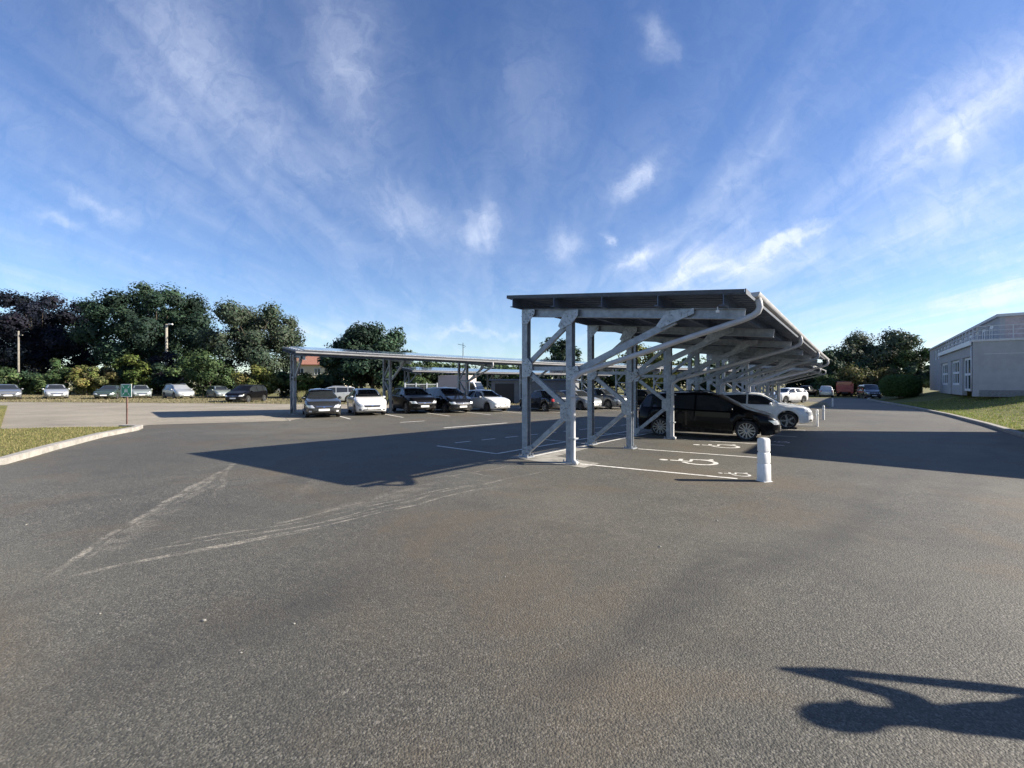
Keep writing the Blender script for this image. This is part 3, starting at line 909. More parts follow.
# ------------------------------------------------------------------ solar carport
def carport(label, ox, oy, theta, nf, sp, pipes, o0, o1, zb=3.515, m=.1042, w=4.63, g=1.217, panel_w=1.05, prows=3, lamps=(), group=None, dark_panels=True):
    root = thing('solar_carport', label, 'solar carport', (ox, oy, gz(ox, oy)), -theta, group)
    rv = Vector((math.sin(theta), math.cos(theta))); pv = Vector((math.cos(theta), -math.sin(theta)))
    z0 = gz(ox, oy)
    def G(t, s):
        q = Vector((ox, oy)) + pv * t + rv * s
        return gz(q.x, q.y) - z0
    def top(t, s):
        q = Vector((ox, oy)) + rv * s
        return gz(q.x, q.y) - z0 + zb - m * t
    s_end = (nf - 1) * sp
    te = w + .27
    for k in range(nf):
        s = k * sp
        for t in (0.0, g):
            MB().ibeam((t, s, G(t, s) + .02), (t, s, top(t, s) - .03), .15, .15, up=(0, 1, 0), th=.014).build('post', M_STEEL, root)
            b = MB().box(t - .15, t + .15, s - .15, s + .15, G(t, s) - .02, G(t, s) + .02)
            for dx in (-.11, .11):
                for dy in (-.11, .11):
                    b.lathe([(.014, .0), (.014, .06)], (t + dx, s + dy, G(t, s) + .02), 2, 6)
            b.build('base_plate', M_STEEL2, root)
        a = (-.10, s, top(-.10, s) - .09); c = (w + .05, s, top(w + .05, s) - .09)
        MB().ibeam(a, c, .13, .18, th=.012).build('beam', M_STEEL, root)
        gl = G(0, s)
        def brace(p, q, wd=.11):
            MB().bar((p[0], s, gl + p[1]), (q[0], s, gl + q[1]), wd, .08, up=(0, 1, 0)).build('brace', M_STEEL, root)
        brace((.08, .16), (g - .08, 1.04))
        brace((g - .08, 1.22), (.08, 2.02))
        brace((.08, 2.22), (g - .06, zb - m * g - .33))
        brace((.07, 2.10), (g - .07, 2.08), .09)
        tb = 3.50
        brace((g + .07, 1.98), (tb, zb - m * tb - .22), .13)
        def gus(poly, sn=-.075):
            p = MB().prism([(q[0], q[1] + gl) for q in poly], 1, s + sn - .014, s + sn)
            cx = sum(q[0] for q in poly) / len(poly); cz = sum(q[1] for q in poly) / len(poly) + gl
            for q in poly:
                for f in (.35, .68):
                    bx, bz = cx + (q[0] - cx) * f, cz + (q[1] + gl - cz) * f
                    p.lathe([(.013, -.0), (.013, -.02)], (bx, s + sn - .014, bz), 1, 6)
            p.build('gusset_plate', M_STEEL2, root)
        zt = zb
        gus([(-.07, zt - .02), (.30, zt - .04), (.30, zt - .15), (.09, zt - .36), (-.07, zt - .36)])
        zg = zb - m * g
        gus([(g - .27, zg - .36), (g - .10, zg - .04), (g + .24, zg - .04), (g + .24, zg - .16), (g + .08, zg - .33), (g - .19, zg - .43)], -.078)
        gus([(-.07, 1.88), (.16, 1.92), (.24, 2.06), (.22, 2.22), (.12, 2.34), (-.07, 2.34)])
        gus([(g + .07, .92), (g - .10, .92), (g - .22, 1.02), (g - .22, 1.24), (g - .10, 1.34), (g + .07, 1.34)])
        zt2 = zb - m * tb
        gus([(tb - .34, zt2 - .30), (tb - .26, zt2 - .35), (tb + .36, zt2 - .13), (tb + .36, zt2 - .03), (tb - .14, zt2 - .03)], -.072)
        gus([(g - .06, 1.82), (g + .07, 1.82), (g + .26, 2.02), (g + .22, 2.14), (g + .07, 2.10), (g - .06, 2.16)], -.079)
        gus([(-.07, .02), (.10, .02), (.24, .22), (.18, .30), (-.07, .22)])
    # purlins, deck
    pitch = 2.0
    def along(fn, s0=-o0, s1=None):
        s1 = s_end + o1 if s1 is None else s1
        ss = [s0]; s = s0 + pitch
        while s < s1 - .3:
            ss.append(s); s += pitch
        ss.append(s1)
        return ss
    SS = along(None)
    for t in (-.12, 1.02, 2.16, 3.30, 4.42):
        p = MB()
        for dt, dz, ww, hh in ((0, .10, .012, .19), (.035, .19, .07, .012), (-.035, .012, .07, .012)):
            for a, b in zip(SS[:-1], SS[1:]):
                p.bar((t + dt, a, top(t, a) + dz), (t + dt, b, top(t, b) + dz), ww, hh)
        p.build('purlin', M_DECK, root)
    dk = MB(); per = .25; n = int((s_end + o0 + o1) / per)
    prof = [(0, 0), (.45, 0), (.55, .045), (.90, .045), (1.0, 0)]
    ys = []
    for i in range(n):
        for a, h in prof[:-1]: ys.append((-o0 + (i + a) * per, h))
    ys.append((s_end + o1, 0))
    for (s, h) in ys:
        for t in (-.25, te - .16):
            dk.v.append((t, s, top(t, s) + .205 + h))
    for i in range(len(ys) - 1):
        dk.f.append((2 * i, 2 * i + 1, 2 * i + 3, 2 * i + 2))
    ob = dk.build('roof_deck', M_DECK, root)
    md = ob.modifiers.new('thick', 'SOLIDIFY'); md.thickness = .012
    # verge trim at both ends and along the high edge
    tr = MB()
    for s in (-o0 - .01, s_end + o1 + .01):
        tr.bar((-.28, s, top(-.28, s) + .235), (te - .16, s, top(te - .16, s) + .235), .02, .07)
    for a, b in zip(SS[:-1], SS[1:]):
        tr.bar((-.275, a, top(-.275, a) + .235), (-.275, b, top(-.275, b) + .235), .02, .08)
    for a, b in zip(SS[:-1], SS[1:]):
        tr.bar((te - .145, a, top(te - .145, a) + .235), (te - .145, b, top(te - .145, b) + .235), .02, .09)
    tr.build('edge_trim', M_EDGE, root)
    # panels
    pl = (te - .20 + .25) / prows - .03
    npn = int((s_end + o0 + o1 - .1) / panel_w)
    off = ((s_end + o0 + o1) - npn * panel_w) / 2
    proto = None
    ang = math.atan(m)
    q0 = MB().box(-pl / 2, pl / 2, -panel_w / 2 + .012, panel_w / 2 - .012, 0, .035)
    q1 = MB().box(-pl / 2 + .03, pl / 2 - .03, -panel_w / 2 + .04, panel_w / 2 - .04, .035, .038)
    for r_ in range(prows):
        for i in range(npn):
            s = -o0 + off + (i + .5) * panel_w; t = -.25 + (r_ + .5) * (pl + .03)
            lc = (t, s, top(t, s) + .300)
            ds = (top(t, s + .5) - top(t, s - .5))
            if proto is None:
                proto = q0.build('solar_panel', M_ALU, root); proto.location = lc; proto.rotation_euler = (math.atan(ds), ang, 0)
                q1.build('cell_glass', M_PANEL, proto)
            else:
                inst(proto, root, lc, (math.atan(ds), ang, 0))
    for t in (.4, 1.3, 2.1, 2.9, 3.7, 4.5):
        rl = MB()
        for a, b in zip(SS[:-1], SS[1:]):
            rl.bar((t, a + (.25 if a == SS[0] else 0), top(t, a) + .274), (t, b - (.25 if b == SS[-1] else 0), top(t, b) + .274), .04, .045)
        rl.build('mounting_rail', M_ALU, root)
    # gutter
    gt = MB()
    for a, b in zip(SS[:-1], SS[1:]):
        sec = []
        for k in range(9):
            an = math.pi + math.pi * k / 8
            sec.append((te + .066 * math.cos(an), .075 * math.sin(an)))
        sec += [(te + .056, 0), *[(te + .056 * math.cos(math.pi + math.pi * k / 8), .065 * math.sin(math.pi + math.pi * k / 8)) for k in range(8, -1, -1)]]
        o = len(gt.v); nn = len(sec)
        for s in (a, b):
            for (t, dz) in sec: gt.v.append((t, s, top(te, s) + .215 + dz))
        for k in range(nn - 1):
            gt.f.append((o + k, o + k + 1, o + nn + k + 1, o + nn + k))
    for s in (-o0, s_end + o1):
        gt.prism([(te + .066 * math.cos(math.pi + math.pi * k / 8), top(te, s) + .215 + .075 * math.sin(math.pi + math.pi * k / 8)) for k in range(9)], 1, s - .006, s + .006)
    gt.build('gutter', M_ZINC, root, smooth=True, sharp=50)
    for k in pipes:
        s = k * sp - .17; zg = top(te, s) + .14; gl = G(g, s)
        pts = [(te, s, zg), (te + .02, s, zg - .06), (te + .03, s, zg - .14), (te + .0, s, zg - .215), (te - .08, s, zg - .27), (te - .25, s, zg - .335)]
        tgt = (g + .20, s, gl + 1.93)
        pts += [Vector(pts[-1]).lerp(Vector(tgt), f) for f in (.25, .5, .75, .95)]
        pts += [(g + .17, s, gl + 1.84), (g + .165, s, gl + 1.74), (g + .165, s, gl + 1.0), (g + .165, s, gl + .12), (g + .20, s - .01, gl + .06), (g + .27, s - .02, gl + .04)]
        MB().tube(pts, .052, 12).build('downpipe', M_ZINC, root, smooth=True)
        cl = MB()
        for z in (.55, 1.45):
            cl.box(g + .06, g + .24, s - .07, s + .10, gl + z, gl + z + .03)
        cl.build('pipe_clamp', M_STEEL2, root)
    for (t, s) in lamps:
        MB().bar((t, s, top(t, s) + .0), (t, s, top(t, s) - .06), .012, .012).box(t - .025, t + .025, s - .025, s + .025, top(t, s) - .10, top(t, s) - .06).build('lamp', M_WHITE, root)
    return root

C1 = (.3416, 10.4536); SP = 3.1857
carport('nearest grey steel carport with exposed K braces, right of centre', C1[0], C1[1], TH, 7, SP, (0, 2, 4, 6), .38, .5, lamps=((4.0, .5), (4.3, -.25), (4.3, 9.8), (4.3, 16)))
TH2 = R(56)
R2 = Vector((math.sin(TH2), math.cos(TH2))); P2V = Vector((math.cos(TH2), -math.sin(TH2)))
B0 = Vector((-12.07, 24.4)); A0 = B0 - P2V * 1.217
carport('long carport on the left with blue solar panels, sheltering the row of cars', A0.x, A0.y, TH2, 8, 5.4, (2, 5), .45, 1.0, zb=3.56, panel_w=1.24, lamps=())
A3 = A0 + R2 * 14.0 - P2V * 19.5
carport('farthest carport, seen through the steel frames in the middle', A3.x, A3.y, TH2, 6, 5.4, (1, 4), 1.0, 1.0, panel_w=1.24)
A4 = Vector((C1[0], C1[1])) + Vector((RV.x, RV.y)) * 27.5 + Vector((PV.x, PV.y)) * (-1.2)
carport('far carport in line behind the nearest one, by the white car', A4.x, A4.y, TH, 5, SP, (0, 2, 4), .4, .5)

# ------------------------------------------------------------------ markings
def A1(s, t):
    q = Vector((C1[0], C1[1], 0)) + RV * s + PV * t
    return q
mk = MB()
BH = Vector((math.cos(R(-27.5)), math.sin(R(-27.5)), 0))     # bay direction read off the photograph
for k in range(7):
    b = A1(k * SP, 1.45)
    strip(mk, b, b + BH * (3.05 if k else 3.05), .10, .006)
tag(mk.build('bay_lines', M_PAINT), kind='structure')
mk = MB()
# bays and walkway on the far side of the nearest carport
a, b = P2(437, 446), P2(497, 454)
strip(mk, a, b, .10, .006)
e = Vector(b).to_3d() + RV * 24
strip(mk, b, e, .10, .0105)
a = Vector(P2(455, 443)).to_3d()
d2 = (Vector(P2(540, 434)).to_3d() - a).normalized()
for i in range(14):
    strip(mk, a + d2 * (i * 1.05), a + d2 * (i * 1.05 + .58), .10, .006)
strip(mk, P2(444, 428), P2(507, 423), .14, .006)
strip(mk, P2(400, 422.5), P2(425, 421), .12, .006)
strip(mk, A1(.1, .08), A1(22, .08), .09, .0105)
for k in range(1, 5):
    strip(mk, A1(k * SP, -.15), A1(k * SP, -1.7), .09, .006)
tag(mk.build('walkway_lines', M_PAINT), kind='structure')
mk = MB()
for k in range(12):
    c = A0 + R2 * (-1.15 + .12 + k * 2.7 + .2) 
    if k in (0, 2): pass
    strip(mk, c + P2V * 1.6, c + P2V * 5.75, .11, .006)
tag(mk.build('row_bay_lines', M_PAINT), kind='structure')

def symbol(c, up, size, flip=1):
    """wheelchair pictogram lying on the ground, strokes of paint"""
    up = Vector((up.x, up.y, 0)).normalized(); rt = Vector((up.y, -up.x, 0)) * flip
    mb = MB()
    def W_(a, b): q = c + rt * (a * size) + up * (b * size); return q
    def stroke(pts, w=.085):
        n = len(pts); o = len(mb.v)
        for i, p in enumerate(pts):
            q = W_(*p); d = (W_(*pts[min(i + 1, n - 1)]) - W_(*pts[max(i - 1, 0)])).normalized()
            s = Vector((-d.y, d.x, 0)) * w * size / 2
            for r_ in (q + s, q - s): mb.v.append((r_.x, r_.y, gz(r_.x, r_.y) + stroke.z))
        stroke.z += .0012
        mb.f.extend((o + 2 * i, o + 2 * i + 1, o + 2 * i + 3, o + 2 * i + 2) for i in range(n - 1))
    stroke.z = .006
    # wheel arc
    stroke([(-.05 + .30 * math.cos(a), -.20 + .30 * math.sin(a)) for a in [R(115 + 250 * i / 20) for i in range(21)]])
    stroke([(-.10, .32), (-.06, -.05), (.20, -.05), (.30, -.42), (.42, -.38)], .09)
    stroke([(-.08, .14), (.16, .14)], .08)
    # head
    h = [W_(-.11 + .085 * math.cos(2 * math.pi * k / 14), .44 + .085 * math.sin(2 * math.pi * k / 14)) for k in range(14)]
    o = len(mb.v)
    mb.v += [(q.x, q.y, gz(q.x, q.y) + .006) for q in h]; mb.f.append(tuple(range(o, o + 14)))
    return tag(mb.build('disabled_bay_symbol', M_PAINT), kind='structure')
symbol(at(688, 461), -BH, 1.18)
symbol(at(734, 474), -BH, .55)
symbol(at(716, 445.6), -BH, 1.18)
symbol(at(778, 442), -BH, .6)

# concrete strip under the first frame
sl = MB()
pts = [A1(-.35, -.25), A1(-.35, 1.75), A1(.35, 1.75), A1(.55, .5), A1(2.6, .35), A1(2.6, -.12), A1(.3, -.25)]
flat_poly('concrete_footing_strip', [(p.x, p.y) for p in pts], .0045, M_SLAB, 1)

# ------------------------------------------------------------------ bollards
def bollard_big():
    p = at(764, 481)
    root = thing('bollard', 'stout white ribbed bollard at the end of the nearest bay line', 'bollard', p)
    prof = [(.0, .0), (.090, .0), (.092, .008), (.090, .305), (.086, .314), (.078, .318), (.078, .328), (.085, .333), (.086, .34), (.085, .505), (.082, .515), (.075, .519), (.075, .540), (.083, .546), (.084, .555), (.083, .745), (.077, .770), (.055, .785), (.0, .79)]
    m2 = MB()
    n = 24
    for r_, h in prof:
        for k in range(n):
            a = 2 * math.pi * k / n
            c, s = math.cos(a), math.sin(a)
            q = (abs(c) ** 5 + abs(s) ** 5) ** (-1 / 5)   # rounded square section
            w = .0015 * math.sin(3 * a + h * 20)
            m2.v.append(((r_ * q + w * (r_ > .02)) * c - .01 * h, (r_ * q + w * (r_ > .02)) * s, h))
    for i in range(len(prof) - 1):
        for k in range(n):
            q = (k + 1) % n
            m2.f.append((i * n + k, i * n + q, (i + 1) * n + q, (i + 1) * n + k))
    m2.build('sleeve', M_WHITE, root, smooth=True, sharp=28)
    MB().box(-.098, .098, -.098, .098, -.01, .006).build('foot_plate', M_WHITE, root, bevel=.003)
    root.rotation_euler = (0, 0, R(18))
bollard_big()
def bollard(u, v, label, hgt=.78):
    p = at(u, v)
    root = thing('bollard', label, 'bollard', p, 0, 'slim white bollards along the lane')
    MB().lathe([(.0, 0), (.055, 0), (.055, hgt - .07), (.05, hgt - .03), (.03, hgt), (0, hgt)], (0, 0, 0), 2, 14).build('post', M_WHITE, root, smooth=True, sharp=40)
    MB().lathe([(.057, hgt * .62), (.058, hgt * .62 + .005), (.058, hgt * .62 + .09), (.057, hgt * .62 + .095)], (0, 0, 0), 2, 14).build('band', M_ALU, root, smooth=True)
bollard(817, 426.6, 'slim white bollard just past the nose of the white car, nearest of the slim ones')
bollard(823.5, 419.8, 'slim white bollard in the middle of the lane-side row, before the dry island')
bollard(832.5, 407, 'farthest slim white bollard, at the tip of the dry grass island')
bollard(775.5, 415.5, 'slim white bollard half hidden behind the white car bonnet')

# ------------------------------------------------------------------ cars
def A2(s, t):
    q = A0 + R2 * s + P2V * t
    return Vector((q.x, q.y, gz(q.x, q.y)))
H1 = -R(32)
p = A1(8.25, 1.9); p.z = gz(p.x, p.y)
make_car('black people carrier under the nearest carport, its nose towards the lane', 'mpv', 'paint_black', p, H1, spokes=12, rails=True, tall=.965)
p = A1(14.35, 2.45); p.z = gz(p.x, p.y)
make_car('white crossover with dark glass, nose towards the lane behind the black people carrier', 'suv', 'paint_white', p, -R(34), spokes=5, rails=False, tall=.96)
HP = -TH2
def nose(u, v, kind, hd):
    q = at(u, v); L = CARS[kind]['L']
    return Vector((q.x - math.cos(hd) * L * .46, q.y - math.sin(hd) * L * .46, 0))
def putcar(label, kind, pt, u, v, hd, **kw):
    q = nose(u, v, kind, hd); q.z = gz(q.x, q.y)
    return make_car(label, kind, pt, q, hd, **kw)
G2 = 'cars parked under the long left carport'
putcar('dark grey hatchback with silver lamps, first car under the long carport beside its end post', 'hatch', 'paint_dark_grey', 324, 417.8, R(-62), group=G2, trim=1)
putcar('white hatchback with dark grille parked nose out, second under the long carport', 'hatch', 'paint_white', 372, 415.6, R(-62), group=G2, spokes=7, tall=1.02)
putcar('black crossover with large bright grille, between the white hatchback and a dark people carrier', 'suv', 'paint_black', 424, 413.8, R(-57), group=G2, spokes=5, rails=True)
putcar('dark navy people carrier with clear headlights, parked beside the white rounded hatchback', 'mpv', 'paint_navy', 462, 413, R(-54), group=G2, rails=False)
putcar('white rounded hatchback, last of the five nose-out cars under the long carport', 'hatch', 'paint_white', 502, 411.8, R(-48), group=G2, rim='dark')
q = A2(16.1, 2.9)
make_car('dark hatchback with red tail lamp seen between the first two posts, parked nose in', 'hatch', 'paint_navy', q, HP + math.pi, group=G2, spokes=5)
q = A2(19.5, 2.9)
make_car('silver hatchback facing out, seen through the nearest frames', 'hatch', 'paint_silver', q, HP, group=G2)
q = A2(22.4, 2.9)
make_car('dark grey crossover facing out behind the steel braces, next to the silver hatchback', 'suv', 'paint_grey', q, HP, group=G2)
q = A2(27.6, 2.9)
make_car('black hatchback far along the long carport, hidden by the black people carrier and posts', 'hatch', 'paint_black', q, HP, group=G2)
q = at(333, 400); 
make_car('silver estate parked behind the long carport, above the dark grey hatchback', 'mpv', 'paint_silver', (q.x * .86, q.y * .86, gz(q.x, q.y)), R(205), tall=.98, rails=True)

GF = 'cars parked on the field edge under the trees'
putcar('grey saloon at the far left edge of the field row', 'sedan', 'paint_grey', 8, 400, R(-40), group=GF)
putcar('silver hatchback in the field row between the shrubs, second from left', 'hatch', 'paint_silver', 57, 399.2, R(-41), group=GF)
putcar('dark green saloon in the field row beside the green sign', 'sedan', 'paint_dark_green', 104, 399.4, R(-62), group=GF)
putcar('pale hatchback just right of the green sign', 'hatch', 'paint_pale_green', 142, 398.6, R(-46), group=GF)
putcar('rounded silver people carrier below the lamp post in the field row', 'mpv', 'paint_silver', 186, 398.9, R(-34), group=GF)
putcar('pale grey hatchback tucked behind the black people carrier of the field row', 'hatch', 'paint_pale_green', 225, 398.6, R(-40), group=GF)
q = at(247, 402.0)
make_car('black people carrier standing apart in front of the field row', 'mpv', 'paint_black', q, R(-88), group=GF)

def far(u, D):
    x = (u - 512) / F * D
    return Vector((x, D, gz(x, D)))
make_car('white crossover parked at the far end of the lane, past the dry island', 'suv', 'paint_white', far(787, 47), R(200), rails=False)
make_car('black pickup truck with its bed towards the lane at the far end', 'pickup', 'paint_black', far(806, 70), R(35), cat='pickup')
make_car('small pale pickup seen from behind between the black pickup and the red lorry', 'pickup', 'paint_silver', far(826, 68), R(56), cat='pickup')

def lorry():
    p = far(844.5, 70)
    root = thing('lorry', 'red flatbed lorry with slatted sides at the far end of the lane', 'lorry', p, R(54))
    MB().box(-2.6, 2.4, -.40, .40, .55, .75).build('chassis', M_BLACK, root)
    red = PAINTS['paint_red']
    cab = MB().prism([(1.1, .6), (2.55, .6), (2.6, 1.35), (2.35, 2.35), (1.1, 2.4)], 1, -1.0, 1.0)
    cab.build('cab', red, root, bevel=.06)
    MB().prism([(2.615, 1.4), (2.40, 2.22), (2.415, 2.22), (2.63, 1.4)], 1, -.85, .85).build('windscreen', M_GLASS, root)
    for sg in (1, -1):
        MB().box(1.4, 2.2, sg * 1.005 - .006, sg * 1.005 + .006, 1.45, 2.15).build('side_window', M_GLASS, root)
    MB().box(-2.7, 1.0, -1.05, 1.05, .78, .92).build('bed', red, root)
    for sg in (1, -1):
        sd = MB()
        for z in (1.0, 1.28, 1.56, 1.84):
            sd.box(-2.7, 1.0, sg * 1.03 - .02, sg * 1.03 + .02, z, z + .20)
        for x in (-2.6, -1.3, 0, .9):
            sd.box(x - .04, x + .04, sg * 1.03 - .035, sg * 1.03 + .035, .9, 2.1)
        sd.build('side_rail', red, root)
    tg = MB()
    for z in (1.0, 1.28, 1.56): tg.box(-2.72, -2.68, -1.0, 1.0, z, z + .20)
    for y in (-.95, 0, .95): tg.box(-2.74, -2.66, y - .04, y + .04, .9, 1.9)
    tg.build('tailgate', mat('faded_red', (.38, .10, .08), .6), root)
    for sg in (1, -1):
        MB().box(-2.74, -2.70, sg * .85 - .12, sg * .85 + .12, .60, .74).build('tail_lamp', M_RED, root)
    ty = MB().lathe([(.0, -.12), (.42, -.12), (.45, -.08), (.45, .08), (.42, .12), (0, .12)], (0, 0, 0), 1, 22)
    rm = MB().lathe([(.0, -.13), (.24, -.13), (.25, .13), (0, .13)], (0, 0, 0), 1, 16)
    w0 = None
    for x in (-1.6, 1.7):
        for sg in (1, -1):
            if w0 is None:
                w0 = ty.build('wheel', M_RUBBER, root, smooth=True, sharp=40); w0.location = (x, sg * .86, .45)
                rm.build('rim', M_RIM, w0)
            else: inst(w0, root, (x, sg * .86, .45))
lorry()
make_car('dark van facing the lane in shadow beside the clipped hedge', 'van', 'paint_dark_grey', far(869, 62), R(-115), cat='van', name='parked_van')

# ------------------------------------------------------------------ buildings
def window_unit(parent, o, ax, up, w, h, fr, gl, nx=2, nz=1, depth=.05, name='window', bar=.06):
    """frame with panes; o lower corner, ax unit along, in local coords; outward = up x ax"""
    ax = Vector(ax); up = Vector(up); o = Vector(o); n = ax.cross(up).normalized()
    f = MB()
    def seg(a, b, wd):
        f.bar(a, b, wd, depth, up=n)
    for i in range(nx + 1):
        x = min(max(w * i / nx, bar / 2), w - bar / 2)
        seg(o + ax * x, o + ax * x + up * h, bar)
    for j in range(nz + 1):
        z = min(max(h * j / nz, bar / 2), h - bar / 2)
        seg(o + up * z + ax * bar, o + up * z + ax * (w - bar), bar * .98)
    fo = f.build(name, fr, parent)
    g = MB()
    p = [o + n * -.004 + ax * .02 + up * .02, o + ax * (w - .02) + up * .02 - n * .004, o + ax * (w - .02) + up * (h - .02) - n * .004, o + ax * .02 + up * (h - .02) - n * .004]
    g.add(p + [q - n * .012 for q in p], [(0, 1, 2, 3), (7, 6, 5, 4), (0, 4, 5, 1), (1, 5, 6, 2), (2, 6, 7, 3), (3, 7, 4, 0)])
    g.build('pane', gl, fo)
    return fo

def right_building():
    M_R1 = mat('grey_render', (.37, .365, .37), .9, var=.08, scale=1.5, bump=.15, bscale=50)
    M_R2 = mat('pinkish_brick', (.44, .37, .36), .9, var=.12, scale=5, bump=.2, bscale=40)
    M_FR = mat('white_frames', (.74, .75, .76), .5, var=.04)
    M_CO = mat('pale_cornice', (.55, .55, .56), .8, var=.08)
    D = 35.0; x = (973 - 512) / F * D
    zb_ = CAMH - 7.5 / F * D
    root = thing('office_building', 'grey two storey building with flat roof and white framed windows behind the lawn', 'building', (x, D, zb_ - .4), -TH)
    Z = .4
    # local x = t (to the right/near), local y = s (away)
    AL, AH = 18.6, 3.95 + Z
    TU = 1.9
    # annex walls with glazed bays on the lane side: built as piers, plinth and lintel
    bays = [(.45, 4.8, True), (6.3, 11.2, False), (13.2, 18.2, False)]
    wl = MB()
    ys = [0]
    for a, b, dr in bays: ys += [a, b]
    ys.append(AL)
    for i in range(0, len(ys), 2):
        wl.box(0, .3, ys[i], ys[i + 1], 0, Z + 2.85)
    wl.box(0, .3, 0, AL, Z + 2.853, AH)
    wl.box(.303, 26, 0, .3, 0, AH)
    wl.box(.303, TU - .003, AL - .3, AL, 0, AH)
    wl.build('annex_wall', M_R1, root)
    ty0 = [b for b in bays]
    for a, b, dr in bays:
        if not dr:
            MB().box(.10, .24, a + .003, b - .003, 0, Z + .5).build('window_apron', M_R1, root)
        z0 = Z if dr else Z + .5
        window_unit(root, (.17, b - .01, z0), (0, -1, 0), (0, 0, 1), b - a - .02, Z + 2.84 - z0, M_FR, M_WINGL, nx=3 if dr else 4, nz=2, name='door' if dr else 'window', bar=.2)
    MB().box(-.06, 26, -.06, AL + .06, AH + .003, AH + .18).build('annex_roof', M_CO, root)
    MB().box(-.20, -.063, .2, AL, AH - .25, AH + .12).build('cornice', M_FR, root)
    MB().box(4, 4.28, -.12, -.003, Z + 2.9, Z + 3.1).build('wall_lamp', M_FR, root, bevel=.02)
    MB().box(.6, 25.9, -.012, -.002, Z + 2.95, Z + 2.99).build('wall_joint', M_CO, root)
    MB().tube([(-.06, .25, Z), (-.06, .25, AH - .3)], .05, 8).build('downpipe', M_CO, root, smooth=True)
    MB().box(.35, 25.9, -.02, -.002, 0, Z + .12).build('plinth', mat('plinth_grey', (.2, .2, .2), .9), root)
    # upper block
    UH = 6.50
    S0, S1 = 2.7, 49.5
    z1 = AH + .2
    win = []
    s = 5.0
    while s < 44:
        win.append((s, s + 1.9)); s += 3.05
    up = MB()
    zs0, zs1 = z1 + .10, UH - .38
    up.box(TU, TU + .3, S0, S1, z1 - .02, zs0)
    up.box(TU, TU + .3, S0, S1, zs1, UH)
    ed = [S0] + [q for w in win for q in w] + [S1]
    for i in range(0, len(ed), 2):
        up.box(TU, TU + .3, ed[i], ed[i + 1], zs0 + .002, zs1 - .002)
    up.box(TU, TU + .3, AL + .003, S1, 0, z1 - .023)
    up.box(TU + .303, 26, S1 - .3, S1, 0, UH)
    up.build('upper_wall', M_R1, root)
    MB().box(TU + .303, 26, S0, S0 + .3, z1 - .02, UH).build('gable_wall', M_R2, root)
    for a, b in win:
        window_unit(root, (TU + .10, b - .005, zs0 + .01), (0, -1, 0), (0, 0, 1), b - a - .01, zs1 - zs0 - .02, M_FR, M_WINGL, nx=2, nz=1, bar=.26, name='window')
    MB().box(TU - .18, 26, S0 - .18, S1 + .1, UH + .003, UH + .22).build('roof', M_CO, root)
    # terrace railing
    rl = MB()
    for z in (.35, .7, 1.05):
        rl.bar((.25, .25, AH + .18 + z), (20, .25, AH + .18 + z), .05, .05)
        rl.bar((.25, .28, AH + .18 + z), (.25, S0 + 14, AH + .18 + z), .05, .05)
    for k in range(11):
        rl.bar((.25 + k * 1.95, .25, AH + .18), (.25 + k * 1.95, .25, AH + 1.22), .05, .05)
        rl.bar((.25, .25 + k * 1.6, AH + .18), (.25, .25 + k * 1.6, AH + 1.22), .05, .05)
    rl.build('terrace_railing', M_CO, root)
right_building()

def shadow_block():
    """low block beyond the right edge of the photograph; added to cast the shadow across the lane"""
    M_R1 = MC['grey_render']
    H = 5.0
    c = (5.85 + (H + .05) / math.tan(EL), 11.4)  # invented caster, set back by the length of the shadow it throws
    root = thing('lane_shadow_caster', 'low grey block out of view right of the lane, added to cast the shadow across the asphalt', 'building', (c[0], c[1], gz(*c) - .2), -TH)
    MB().box(0, 14, 0, 8.2, 0, H + .0).build('wall', M_R1, root)
    MB().box(-.1, 14.1, -.1, 8.3, H + .003, H + .2).build('roof', MC['pale_cornice'], root)
    for s in (1.2, 4.6):
        window_unit(root, (-.03, s + 2.2, 1.2), (0, -1, 0), (0, 0, 1), 2.2, 1.6, MC['white_frames'], M_WINGL, 3, 1)
    for t in (1.5, 5.5, 9.5):
        window_unit(root, (t, -.03, 1.2), (1, 0, 0), (0, 0, 1), 2.6, 1.6, MC['white_frames'], M_WINGL, 3, 1)
shadow_block()

def house(label, u, vb, D, w, d, h, rh, col, roofcol, rz, wins=3):
    p = far(u, D)
    root = thing('house', label, 'house', p, rz)
    mw = mat('render_' + label[:6], col, .9, var=.08, scale=1.2); mr = mat('tiles_' + label[:6], roofcol, .85, var=.25, scale=6, bump=.5, bscale=30)
    MB().box(-w / 2, w / 2, -d / 2, d / 2, -.3, h).build('wall', mw, root)
    rf = MB().prism([(-d / 2 - .4, h + .003), (d / 2 + .4, h + .003), (d / 2 + .4, h + .15), (0, h + rh), (-d / 2 - .4, h + .15)], 0, -w / 2 - .4, w / 2 + .4).build('roof', mr, root)
    MB().box(w * .2, w * .2 + .7, -.3, .3, h + rh * .5, h + rh + .8).build('chimney', mw, rf)
    for i in range(wins):
        x = -w / 2 + w * (i + .5) / wins
        for z in ([1.0] if h < 4 else [1.0, 3.7]):
            window_unit(root, (x - .6, -d / 2 - .03, z), (1, 0, 0), (0, 0, 1), 1.2, 1.3, mat('white_frames', (.74, .75, .76), .5), M_WINGL, 2, 1)
house('cream house with a red tiled roof glimpsed between the trees', 324, 372, 90, 9.5, 8, 5.6, 2.2, (.62, .55, .40), (.28, .13, .09), R(6))
house('pale house at the far left edge behind the wooden pole', -6, 370, 74, 9, 8, 4.8, 2.4, (.62, .58, .50), (.25, .20, .18), R(-12))

